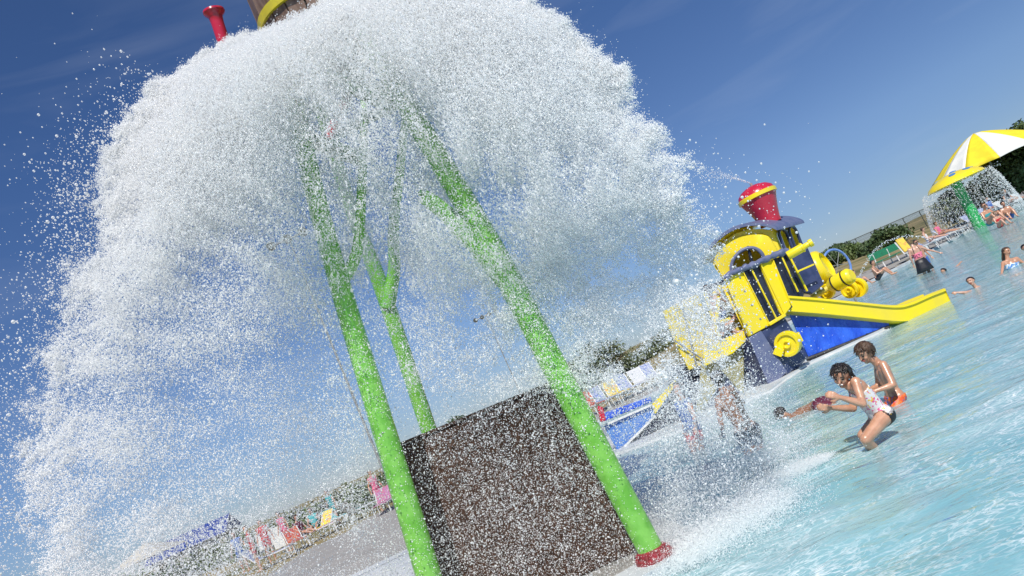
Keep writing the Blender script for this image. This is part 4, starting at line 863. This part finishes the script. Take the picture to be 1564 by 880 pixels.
# chain fence on the ridge
f0 = P(1215, 404, 92); f1 = P(1455, 300, 84); FN = thing('chain_link_fence', 'long dark fence with top rail along the grassy ridge', 'fence', (f0 + f1) / 2)
npost = 11; tops = []
for k in range(npost):
    p = f0.lerp(f1, k / (npost - 1)); gz = groundz(p.x, p.y) - .2; bm = B(); tube(bm, [(p.x, p.y, gz), (p.x, p.y, p.z)], .05, 8); obj('post', bm, 'fence', FN); tops.append((p, gz))
bm = B(); tube(bm, [t_[0] for t_ in tops], .04, 8); obj('rail', bm, 'fence', FN)
bm = B()
for k in range(150):
    p = f0.lerp(f1, k / 149); p2 = f0.lerp(f1, min(1, (k + 3) / 149)); gz = groundz(p.x, p.y); tube(bm, [(p.x, p.y, gz), (p2.x, p2.y, p2.z)], .012, 4, False); tube(bm, [(p2.x, p2.y, gz), (p.x, p.y, p.z)], .012, 4, False)
obj('mesh', bm, 'fence', FN)

# ------------------------------------------------------------------ trees
def tree(x, y, h, w, label, kind='leaf_a', name='tree', cat='tree', n=2600, leaf=.16, group='trees and bushes round the pool', trunk=.3, zb=None, seed=0):
    z = (groundz(x, y) if zb is None else zb) - .1; t_ = thing(name, label, cat, (x, y, z), group); R2 = np.random.default_rng(seed + int(abs(x * 31) + abs(y * 17)))
    bm = B(); tz = h * trunk; tops = []
    tube(bm, bez([(x, y, z), (x + w * .03, y, z + tz * .6), (x, y + .05, z + h * .62)], 8), list(np.linspace(max(.05, h * .035), h * .012, 9)), 8)
    for k in range(6):
        a = k * 1.05 + R2.random(); e = (x + cos(a) * w * .35, y + sin(a) * w * .35, z + h * (.5 + .3 * R2.random())); tube(bm, [(x, y, z + tz * (.7 + .4 * R2.random())), (x + cos(a) * w * .15, y + sin(a) * w * .15, z + h * .45), e], [h * .016, h * .012, h * .005], 6); tops.append(e)
    obj('trunk', bm, 'bark', t_)
    nc = 26; a = R2.random(nc) * 2 * pi; zz = R2.random(nc) ** .8; rr = np.sqrt(R2.random(nc)) * np.sin(np.clip(.25 + zz * .8, 0, 1) * pi * .95) 
    cx = x + np.cos(a) * rr * w * .46; cyy = y + np.sin(a) * rr * w * .46; cz = z + h * (trunk * .8 + (.93 - trunk * .8) * zz); cr_ = w * (.10 + .11 * R2.random(nc))
    ci = R2.integers(0, nc, n); v = R2.normal(size=(n, 3)); v /= np.linalg.norm(v, axis=1)[:, None]; v *= (R2.random(n) ** .4)[:, None]
    c = np.stack([cx[ci], cyy[ci], cz[ci]], 1) + v * cr_[ci][:, None] * np.array([1.15, 1.15, .85])
    d1 = R2.normal(size=(n, 3)); d1 /= np.linalg.norm(d1, axis=1)[:, None]; d2 = np.cross(d1, R2.normal(size=(n, 3))); d2 /= np.linalg.norm(d2, axis=1)[:, None]
    ls = (leaf * (.6 + .8 * R2.random(n)))[:, None]
    vs = np.stack([c - d1 * ls, c + d2 * ls * .5, c + d1 * ls, c - d2 * ls * .5], 1).reshape(-1, 3)
    me = bpy.data.meshes.new('crown'); me.from_pydata(vs.tolist(), [], np.arange(n * 4).reshape(-1, 4).tolist()); link('crown', me, kind, t_, False); return t_
def treepx(px_, py_, pt, Y, w_, label, **kw):
    """base column / top row in the photo, at a real distance"""
    p = P(px_, py_, Y); tp_ = P(px_, py_, Y); zb = groundz(p.x, Y); tree(p.x, Y, max(.6, tp_.z - zb), w_, label, **kw)
treepx(905, 530, 0, 62, 6.5, 'pale green tree in the spray just right of the brown block', kind='leaf_c', n=3600)
treepx(878, 548, 0, 60, 5.0, 'lower grey green bush left of the pale tree beside the right green leg', kind='leaf_c', name='bush', cat='bush')
treepx(692, 632, 0, 70, 3.0, 'small dark treetop showing above the brown block', kind='leaf_b', n=1500)
treepx(1258, 388, 0, 80, 3.6, 'dark bush at the left end of the ridge fence', kind='leaf_b', name='bush', cat='bush')
treepx(1277, 376, 0, 84, 4.6, 'rounded tree behind the light blue hoop', kind='leaf_b')
treepx(1299, 378, 0, 78, 4.0, 'mid green bush right of the hoop tree', kind='leaf_a', name='bush', cat='bush')
treepx(1324, 372, 0, 76, 3.4, 'dark bush under the fence above the sitting bathers', kind='leaf_b', name='bush', cat='bush')
treepx(1345, 352, 0, 72, 4.2, 'dark green bush straight above the green bench', kind='leaf_b', name='bush', cat='bush')
treepx(1364, 354, 0, 74, 2.6, 'small olive bush above the right end of the green bench', kind='leaf_a', name='bush', cat='bush')
treepx(1452, 292, 0, 58, 5.5, 'loose green bush behind the mushroom water curtain', kind='leaf_c', name='bush', cat='bush')
treepx(1470, 286, 0, 60, 5, 'green bush left of the mushroom post behind the chairs', kind='leaf_a', name='bush', cat='bush')
treepx(1508, 262, 0, 62, 6.5, 'green bush under the umbrella rim', kind='leaf_b', name='bush', cat='bush')
treepx(1556, 190, 0, 58, 7.5, 'tall dark tree rising over the umbrella at the right edge', kind='leaf_b', n=5200, trunk=.2)
treepx(1540, 236, 0, 60, 8, 'broad dark tree behind the right half of the umbrella', kind='leaf_b', n=4600, trunk=.15)
treepx(1590, 200, 0, 56, 8, 'dark tree at the right frame edge below the umbrella', kind='leaf_b', n=4600, trunk=.15)
tdat = [(955, 560, 66, 5), (975, 548, 70, 6), (1004, 536, 72, 6), (1030, 528, 74, 6), (1060, 520, 76, 7)]
for k, (a, b, Y_, w_) in enumerate(tdat):
    treepx(a, b, 0, Y_, w_, ['first low bush right of the pale tree', 'grey bush above the left slide chairs', 'bush above the yellow slide wall', 'bush just left of the yellow mesh screen', 'bush behind the yellow mesh screen'][k], kind='leaf_c', name='bush', cat='bush', n=1600)
# left side hedges
lab = ['bush beside the left leg near the light pole', 'bush behind the pink towels at the left leg', 'olive bush left of the light pole foot', 'taller bush in the middle of the left hedge', 'bush above the teal towels', 'bush right of the pale posts', 'bush behind the pale posts', 'bush below the blue roof right end', 'bush under the blue roof', 'bush right of the tan gable', 'bush below the tan gable', 'bush at the bottom edge left of the gable']
hd_ = [(604, 722, 36, 3.4), (578, 735, 38, 3.6), (552, 742, 40, 3.6), (528, 748, 44, 4.4), (505, 765, 44, 4), (476, 776, 46, 4.5), (446, 790, 48, 5), (405, 806, 50, 5), (356, 826, 52, 6), (306, 845, 54, 6), (250, 868, 50, 5), (180, 893, 50, 6)]
for k, (a, b, Y_, w_) in enumerate(hd_): treepx(a, b, 0, Y_, w_, lab[k], kind=('leaf_c', 'leaf_b', 'leaf_a')[k % 3], name='bush', cat='bush', n=1700, leaf=.13, trunk=.12)

# ------------------------------------------------------------------ left background: buildings, posts, towels, people, chairs
def house(c, w, d, h, rh, rz, label, wallm, roofm, name='building'):
    t_ = thing(name, label, 'building', c); R_ = Matrix.Rotation(rz, 3, 'Z'); c = Vector(c); T = lambda x, y, z: c + R_ @ Vector((x, y, z))
    bm = B(); slab(bm, [T(-w / 2, -d / 2, 0), T(w / 2, -d / 2, 0), T(w / 2, d / 2, 0), T(-w / 2, d / 2, 0)], (0, 0, h)); obj('wall', bm, wallm, t_)
    bm = B(); e = .4
    slab(bm, [T(-w / 2 - e, -d / 2 - e, h - .02), T(-w / 2 - e, d / 2 + e, h - .02), T(-w / 2 - e, 0, h + rh)], R_ @ Vector((w + 2 * e, 0, 0))); obj('roof', bm, roofm, t_)
    for k in range(3):
        bm = B(); x = -w * .3 + k * w * .3; slab(bm, [T(x, -d / 2 - .03, .9), T(x + .9, -d / 2 - .03, .9), T(x + .9, -d / 2 - .03, 2.0), T(x, -d / 2 - .03, 2.0)], R_ @ Vector((0, .06, 0))); obj('window', bm, 'navy_dark', t_)
    return t_
p = P(300, 835, 85); house((p.x, 85, 0), 8.2, 6, 2.3, p.z * 0 + (P(300, 806, 85).z - 2.3), .15, 'long low building with a blue roof far behind the left spray', 'wall_pale', 'roof_blue')
p = P(228, 850, 60); CN = thing('canopy_shelter', 'tan peaked canopy in front of the blue roofed building', 'canopy', (p.x, 60, 0)); tz_ = P(232, 824, 60).z; ez = P(205, 862, 60).z
bm = B(); ap = bm.verts.new((p.x, 60, tz_)); cs = [bm.verts.new((p.x + a, 60 + b, max(1.6, ez))) for a, b in ((-2.2, -2), (2.2, -2), (2.2, 2), (-2.2, 2))]
for k in range(4): bm.faces.new((cs[k], cs[(k + 1) % 4], ap))
bm.faces.new(cs[::-1]); obj('cover', bm, 'tan', CN)
for a, b in ((-2.1, -1.9), (2.1, -1.9), (2.1, 1.9), (-2.1, 1.9)):
    bm = B(); tube(bm, [(p.x + a, 60 + b, 0), (p.x + a, 60 + b, max(1.6, ez))], .06, 8); obj('leg', bm, 'white', CN)
for k, (x, y, Y_) in enumerate([(396, 815, 40), (410, 812, 41), (434, 846, 34), (592, 752, 40)]):
    p = P(x, y, Y_); nm = thing('signboard', ['pale tall panel on the left deck, left of the pair', 'pale tall panel on the left deck, right of the pair', 'white low panel among the red clad people', 'small pale panel beside the left green leg'][k], 'sign', (p.x, Y_, 0))
    bm = B(); h_ = max(1.2, p.z); box(bm, (p.x, Y_, h_ * .62), (.55, .06, h_ * .76)); bevel(bm, .01); obj('board', bm, 'white', nm)
    bm = B(); tube(bm, [(p.x, Y_ + .06, 0), (p.x, Y_ + .06, h_ * .9)], .035, 8); obj('post', bm, 'metal', nm)
# floodlight poles
def pole(top, base, Y_, heads, label):
    a = P(*top, Y_); t_ = thing('light_pole', label, 'light pole', (a.x, Y_, 0)); bm = B(); tube(bm, [(a.x, Y_, 0), (a.x, Y_, a.z)], [.075, .045], 10); obj('pole', bm, 'metal', t_)
    bm = B(); w_ = .3 * heads; tube(bm, [(a.x - w_, Y_, a.z), (a.x + w_, Y_, a.z)], .05, 8); arm = obj('crossarm', bm, 'metal', t_)
    for k in range(heads):
        x = a.x - w_ + (2 * w_) * k / (heads - 1); bm = B(); lathe(bm, [(0, 0), (.12, .0), (.26, .25), (.27, .3), (0, .3)], (x, Y_, a.z + .12), (-.1, -.75, -.55), 16); obj('floodlight', bm, 'metal', t_)
    return t_
pole((441, 365), 0, 38, 3, 'tall thin floodlight pole left of the left green leg')
pole((742, 482), 0, 82, 4, 'distant floodlight pole seen between the back leg and the right leg')
# crowd bits on the left deck
cr_list = [(398, 868, 27, 'towel_r', 'crowd_red', 'stand', 'bather in red standing left of the white low panel'), (420, 862, 29, 'x', 'crowd_red', 'stand', 'bather in red standing just left of the white low panel'), (448, 846, 31, 'x', 'pink_cloth', 'stand', 'bather in pink right of the white low panel'), (470, 838, 31, 'x', 'maroon', 'chair', 'seated bather in maroon on the left deck'), (492, 828, 33, 'x', 'teal', 'chair', 'seated bather in teal on the left deck'), (520, 806, 35, 'x', 'teal', 'stand', 'bather in teal standing in the left hedge gap'), (586, 776, 30, 'x', 'pink_cloth', 'stand', 'bather in pink beside the left green leg'), (380, 880, 30, 'x', 'blue_cloth', 'stand', 'bather in blue at the bottom edge of the left deck')]
for k, (x, y, Y_, _, cm, ps, lb_2) in enumerate(cr_list):
    p = P(x, y, Y_); figure(ps, (p.x, Y_, groundz(p.x, Y_)), 1.0 if ps == 'stand' else 1.1, (k * 1.3) % 2 - 1, lb_2, skin=('skin_a', 'skin_b')[k % 2], hair='hair_brown', clothes=[('shirt', cm), ('trunks', cm)], detail=False, vox=.03)
for k, (x, y, Y_, sl_m, lb_3) in enumerate([(462, 850, 30, 'towel_r', 'chair with red towel on the left deck'), (484, 842, 31, 'towel_p', 'chair with magenta towel on the left deck'), (500, 832, 32, 'towel_y', 'chair with yellow towel on the left deck'), (528, 812, 34, 'towel_t', 'chair with teal towel on the left deck'), (556, 800, 33, 'sling_w', 'plain white chair at the left hedge'), (590, 778, 29, 'towel_p', 'chair with pink towel beside the left green leg'), (418, 880, 28, 'sling_b', 'blue striped chair at the bottom edge of the left deck')]):
    p = P(x, y, Y_); lounger((p.x, Y_, groundz(p.x, Y_)), (.5, 1.9, -.4, 1.2, 2.6, .1, 1.5)[k % 7], lb_3, sl_m, 'lounge chairs on the left deck')
for k, (x, y, sl_m, lb_3) in enumerate([(906, 620, 'towel_r', 'chair with red towel just right of the right green leg'), (922, 613, 'sling_b', 'blue striped chair behind the left slide, left of the yellow one'), (945, 603, 'towel_y', 'chair with bright yellow towel behind the left slide'), (962, 594, 'sling_b', 'blue striped chair right of the yellow towel chair behind the left slide'), (985, 584, 'sling_w', 'white chair behind the left slide near the yellow wall'), (1000, 575, 'sling_b', 'blue chair nearest the yellow mesh screen'), (948, 578, 'sling_b', 'blue chair in the second row behind the left slide')]):
    Y_ = 31 + k * .3 if k < 6 else 38; p = P(x, y, Y_); lounger((p.x, Y_, groundz(p.x, Y_)), .3, lb_3, sl_m, 'lounge chairs behind the left slide', back=1.0)

# ------------------------------------------------------------------ falling water
def spray(name, pts, rad, m, label, cat):
    me = bpy.data.meshes.new(name); me.vertices.add(len(pts)); me.vertices.foreach_set('co', np.asarray(pts, np.float32).ravel())
    at_ = me.attributes.new('rad', 'FLOAT', 'POINT'); at_.data.foreach_set('value', np.asarray(rad, np.float32))
    o = bpy.data.objects.new(name, me); COL.objects.link(o); me.materials.append(m)
    ng = bpy.data.node_groups.new(name, 'GeometryNodeTree'); ng.interface.new_socket('Geometry', in_out='INPUT', socket_type='NodeSocketGeometry'); ng.interface.new_socket('Geometry', in_out='OUTPUT', socket_type='NodeSocketGeometry')
    i = ng.nodes.new('NodeGroupInput'); o2 = ng.nodes.new('NodeGroupOutput'); mt_ = ng.nodes.new('GeometryNodeMeshToPoints'); na = ng.nodes.new('GeometryNodeInputNamedAttribute'); na.data_type = 'FLOAT'; na.inputs['Name'].default_value = 'rad'
    sm = ng.nodes.new('GeometryNodeSetMaterial'); sm.inputs['Material'].default_value = m
    ng.links.new(i.outputs[0], mt_.inputs['Mesh']); ng.links.new(na.outputs[0], mt_.inputs['Radius']); ng.links.new(mt_.outputs[0], sm.inputs[0]); ng.links.new(sm.outputs[0], o2.inputs[0])
    md = o.modifiers.new('points', 'NODES'); md.node_group = ng
    return tag(o, label, cat, kind='stuff')
dm = bpy.data.materials.new('water_drops'); dm.use_nodes = True; nt = dm.node_tree; nt.nodes.clear(); N = nt.nodes.new; LL = nt.links.new
out = N('ShaderNodeOutputMaterial'); d_ = N('ShaderNodeBsdfDiffuse'); d_.inputs[0].default_value = (0.985, 0.99, 0.99, 1); t2 = N('ShaderNodeBsdfTranslucent'); t2.inputs[0].default_value = (0.985, 0.99, 0.99, 1)
m1 = N('ShaderNodeMixShader'); m1.inputs[0].default_value = 0.45; LL(d_.outputs[0], m1.inputs[1]); LL(t2.outputs[0], m1.inputs[2])
g_ = N('ShaderNodeBsdfGlossy'); g_.inputs['Roughness'].default_value = 0.12; fr = N('ShaderNodeFresnel'); fr.inputs[0].default_value = 1.33; m2 = N('ShaderNodeMixShader'); LL(fr.outputs[0], m2.inputs[0]); LL(m1.outputs[0], m2.inputs[1]); LL(g_.outputs[0], m2.inputs[2]); LL(m2.outputs[0], out.inputs[0])

# opacity of the burst over height and width, in photograph cells (columns at 0,98,...; rows at 0,98,...)
OP = np.array([
 # x:   0    98   196  294  392  490  588  686  784  882  980  1078 1176 1274
 [.00, .30, .80, .95, .99, .99, .99, .99, .99, .97, .70, .30, .00, .00],   # y 0
 [.00, .50, .92, .99, .99, .985, .96, .98, .985, .96, .85, .40, .00, .00],   # y 98
 [.10, .60, .95, .995, .99, .93, .84, .88, .93, .93, .86, .50, .00, .00],   # y 196
 [.30, .72, .92, .95, .93, .78, .60, .70, .80, .85, .76, .42, .02, .00],   # y 294
 [.35, .64, .80, .80, .74, .60, .44, .54, .68, .74, .74, .60, .10, .00],   # y 392
 [.40, .58, .64, .58, .50, .40, .30, .42, .56, .58, .60, .56, .14, .00],   # y 490
 [.42, .55, .54, .46, .38, .34, .27, .32, .40, .46, .52, .52, .20, .02],   # y 588
 [.45, .55, .48, .40, .33, .30, .26, .32, .34, .34, .32, .24, .10, .02],   # y 686
 [.50, .55, .42, .34, .30, .28, .26, .36, .40, .34, .34, .24, .10, .02],   # y 784
 [.48, .50, .40, .32, .28, .26, .26, .34, .38, .34, .34, .18, .06, .00]])  # y 882
SIL_L = np.array([(575, -40), (512, 0), (468, 18), (412, 38), (362, 58), (318, 82), (262, 114), (228, 128), (205, 175), (188, 210), (158, 238), (140, 285), (144, 330), (122, 385), (100, 440), (84, 500), (66, 560), (48, 620), (34, 680), (22, 725), (34, 790), (30, 900), (30, 960)], float)
SIL_R = np.array([(740, -40), (800, 0), (862, 32), (915, 66), (945, 105), (972, 150), (1000, 190), (1030, 220), (1052, 250), (1044, 290), (1072, 330), (1100, 380), (1120, 440), (1150, 520), (1185, 600), (1240, 680), (1260, 760), (1230, 860), (1220, 960)], float)
R3 = np.random.default_rng(3)
outline = np.array([(300, 60), (245, 105), (228, 130), (190, 200), (150, 235), (132, 290), (140, 330), (118, 390), (90, 470), (66, 560), (40, 640), (18, 725), (30, 800), (10, 900)])
Y0 = 6.3; pts = []; rad = []
def fbm(x, y, sc, seed):
    out = np.zeros(len(x)); amp = 1
    for o in range(3):
        n_ = 64; g = np.random.default_rng(seed + o).random((n_, n_)); u = (x / sc) % n_; v = (y / sc) % n_; i = u.astype(int); j = v.astype(int); fu = u - i; fv = v - j; fu = fu * fu * (3 - 2 * fu); fv = fv * fv * (3 - 2 * fv)
        out += amp * ((g[j, i] * (1 - fu) + g[j, (i + 1) % n_] * fu) * (1 - fv) + (g[(j + 1) % n_, i] * (1 - fu) + g[(j + 1) % n_, (i + 1) % n_] * fu) * fv); sc /= 2.1; amp *= .6
    return out / 1.96
def opac(x, y):
    u = np.clip(x / 98, 0, 12.999); v = np.clip(y / 98, 0, 8.999); i = u.astype(int); j = v.astype(int); fu = u - i; fv = v - j
    return (OP[j, i] * (1 - fu) + OP[j, i + 1] * fu) * (1 - fv) + (OP[j + 1, i] * (1 - fu) + OP[j + 1, i + 1] * fu) * fv
Np = 9000000; x = R3.random(Np) * 1330 - 30; y = R3.random(Np) * 960 - 40
o_ = opac(x, y); tau = -np.log(1 - np.clip(o_, 0, .993))
cl = fbm(x, y, 60, 11) * .55 + fbm(x + .35 * y, y, 16, 23) * .45
tau *= np.where((y > 400) & (x < 640), 1 - .30 * np.clip((y - 400) / 120, 0, 1) * np.clip((800 - y) / 70, -.4, 1) * np.clip((x - 60) / 140, 0, 1), 1)
tau *= np.where((x > 610) & (x < 1010) & (y > 600), .42, 1)
tau *= np.clip((cl - .5) * 5.5 * np.where((x > 610) & (y > 590), .35, 1) * np.where(tau > 2.2, .35, 1) + 1, .05, 3.2)
for hx_, hy_, hw_, hh_ in ((548, 140, 26, 22), (508, 212, 28, 18), (566, 205, 14, 20), (560, 95, 18, 10), (478, 185, 12, 30), (690, 300, 40, 22), (470, 300, 14, 60), (585, 420, 22, 40), (540, 470, 16, 60)):
    tau *= 1 - .90 * np.exp(-((x - hx_) / (hw_ * 1.25)) ** 2 - ((y - hy_) / (hh_ * 1.25)) ** 2)
# clumpy, ragged rims
rim = (fbm(x, y, 34, 41) - .5) * 66 + (fbm(x, y, 9, 47) - .5) * 52
dl = x - np.interp(y, SIL_L[:, 1], SIL_L[:, 0]) + rim; dr = np.interp(y, SIL_R[:, 1], SIL_R[:, 0]) - x + rim
soft = 9 + 22 * np.clip((y - 240) / 220, 0, 1); edge = np.minimum(dl / np.where(y > 260, 22, 7), dr / soft)
tau *= np.where(edge > 0, np.clip(edge, 0, 1), 0) + .05 * np.exp(np.clip(edge, -9, 0) * .9)
keep = R3.random(Np) < np.clip(tau / 4.6, 0, 1)
x = x[keep]; y = y[keep]; n = len(x); tk = tau[keep]; dm_ = np.minimum(dl, dr * 1.2)[keep]
th = np.clip(tk / 2, .15, 1)
rr = np.where(R3.random(n) < .72, .0021, .0034) * np.exp(R3.normal(0, .35, n))
rr = np.where(R3.random(n) < .012, rr * 2.2, rr)
# real depth: an arched sheet, deep in its middle, thin at its rims
xm = np.clip(1 - ((x - 560) / 620) ** 2, .05, 1); depth = np.clip(R3.normal(0, 1, n), -2, 2) * np.where(tk > 0, .62, 0) * np.clip(1 - np.abs(x - 600) / 640, .1, 1) * np.clip(y / 300 + .35, .3, 1)
k = F / (Y0)
rx = np.array([ [*ray(0, 0)], [*CR], [*(-CU)] ]); base0 = rx[0]
dirs = base0[None] + x[:, None] * rx[1][None] + y[:, None] * rx[2][None]
# in the middle of the burst the water stands in front of and behind the legs
depth = depth * np.clip(dm_ / 150, .12, 1)
for (ax_, ay_), (bx_, by_) in (((720, 330), (612, 150)), ((512, 400), (463, 210)), ((590, 440), (530, 250)), ((602, 400), (614, 220))):   # the posts stand in the outer part of the veil
    ex, ey = bx_ - ax_, by_ - ay_; t_ = np.clip(((x - ax_) * ex + (y - ay_) * ey) / (ex * ex + ey * ey), 0, 1); dd_ = np.hypot(x - ax_ - t_ * ex, y - ay_ - t_ * ey); depth = np.where((dd_ < 26) & (R3.random(n) < .55), np.abs(depth) + .75, depth)
low = np.clip((y - 300) / 120, 0, 1) * np.clip((x - 380) / 100, 0, 1); depth = depth * (1 - .6 * low); Yc = Y0 - .12 + .40 * low
w0_ = np.array([0, 0, CAMZ]) + dirs * (Yc / dirs[:, 1])[:, None]
w0_[:, 1] += depth
w0_[:, 0] += R3.normal(0, .02, n)
# torn strings and lumps of water inside the veil
nc = 11000; ci = R3.integers(0, n, nc * 3); ci = ci[R3.random(nc * 3) < np.clip(tk[ci] / 1.6, .15, .8)][:nc]; nc = len(ci); per = 34
src = np.array([-.4, 7.2, 6.4]); dv_ = (w0_[ci] - src) * np.array([.55, .55, .2]) + np.array([0, 0, -1.0]) + R3.normal(0, .28, (nc, 3)); dv_ /= np.linalg.norm(dv_, axis=1)[:, None]; ln = np.exp(R3.normal(-3.5, .55, nc))
cc = np.repeat(w0_[ci], per, 0) + np.repeat(dv_ * ln[:, None], per, 0) * R3.normal(size=(nc * per, 1)) + R3.normal(0, .0045, (nc * per, 3)); w0_ = np.concatenate([w0_, cc]); rr = np.concatenate([rr, np.exp(R3.normal(0, .35, nc * per)) * .0023])
rr = np.minimum(rr, .0085)
ok = (w0_[:, 2] > 0.02) & (w0_[:, 1] > 2.8)
spray('falling_water', w0_[ok], rr[ok], dm, 'white burst of falling water and droplets thrown from the tipped bucket', 'water')
print('drops', ok.sum())
# strays beyond the rim
m_ = 6500; ang = .12 + .88 * R3.random(m_) ** .8; xs = np.interp(ang, np.linspace(0, 1, len(outline)), outline[:, 0]) - np.abs(R3.normal(0, 26, m_)) * (.3 + ang) + 12; ys = np.interp(ang, np.linspace(0, 1, len(outline)), outline[:, 1]) + R3.normal(0, 12, m_)
x2 = 1000 + R3.random(9000) * 260; y2 = 250 + R3.random(9000) * 430; kk = R3.random(9000) < np.exp(-(x2 - 1010) / 75); xs = np.concatenate([xs, x2[kk]]); ys = np.concatenate([ys, y2[kk]])
dirs = base0[None] + xs[:, None] * rx[1][None] + ys[:, None] * rx[2][None]; w_ = np.array([0, 0, CAMZ]) + dirs * (Y0 / dirs[:, 1])[:, None]; w_[:, 1] += R3.normal(0, .35, len(w_))
spray('stray_drops', w_, np.exp(R3.normal(0, .5, len(w_))) * .0036, dm, 'loose single droplets flying off the rim of the water burst', 'water')
# splash plumes low over the pool
pl_ = []; pr = []
def plume(a, b, wdt, hgt_, n, r):
    t_ = R3.random(n); a = np.array(a); b = np.array(b); c = a + (b - a) * t_[:, None]; pw = .35 + .65 * np.sin(pi * np.clip(t_, .02, .98)); q = R3.normal(size=(n, 3)); q[:, 2] = np.abs(q[:, 2]); q *= np.stack([wdt * pw, wdt * pw, hgt_ * pw], 1); c = c + q; pl_.append(c); pr.append(np.exp(R3.normal(0, .4, n)) * r)
plume(G(1262, 700, .03), G(1130, 762, .03), .13, .05, 26000, .0018)
plume(G(1180, 770, .03), G(1040, 862, .03), .32, .11, 60000, .0020)
plume(G(1120, 640, .03), G(1010, 760, .03), .8, .45, 60000, .0022)
plume(G(1190, 700, .1), G(1010, 800, .1), .5, .3, 50000, .0022)
pp = np.concatenate(pl_); pr = np.concatenate(pr); ok = pp[:, 2] > .01
spray('pool_splash', pp[ok], pr[ok], dm, 'white splash plumes skimming the pool where the falling water lands', 'water')
# mushroom curtain and stack jet
n = 9000; a = R3.random(n) * 2 * pi; t_ = R3.random(n) ** .8; st_ = np.round(a * 11) / 11; a = np.where(R3.random(n) < .6, st_ + R3.normal(0, .012, n), a)
fr_ = mr + .15 + .75 * np.sqrt(t_); c = np.stack([mc.x + np.cos(a) * fr_, mc.y + np.sin(a) * fr_, (mc.z - .1) * (1 - t_) + .02], 1) + R3.normal(0, .03, (n, 3))
spray('fountain_curtain', c, np.exp(R3.normal(0, .3, n)) * .014, dm, 'thin curtain of water falling from the mushroom cap', 'water')
n = 260; t_ = R3.random(n); top = np.array(s0) + np.array([0, 0, .93]); c = top[None] + np.stack([-t_ * .9 + .1 * R3.normal(size=n) * t_, R3.normal(size=n) * .15 * t_, 1.0 * t_ - .35 * t_ ** 2 + R3.normal(size=n) * .1 * t_], 1)
c2 = np.array(P(1290, 400, 20)); t3 = np.linspace(0, 1, 160); arc = np.stack([P(1300, 398, 30).x + t3 * 3.4, 30 + t3 * 0, .6 + 3.2 * t3 * (1 - t3) + .2], 1) + R3.normal(0, .03, (160, 3))
spray('water_jets', np.concatenate([c, arc]), np.concatenate([np.full(n, .008), np.full(160, .016)]), dm, 'fine jets arcing from the smokestack top and behind the hoop', 'water')
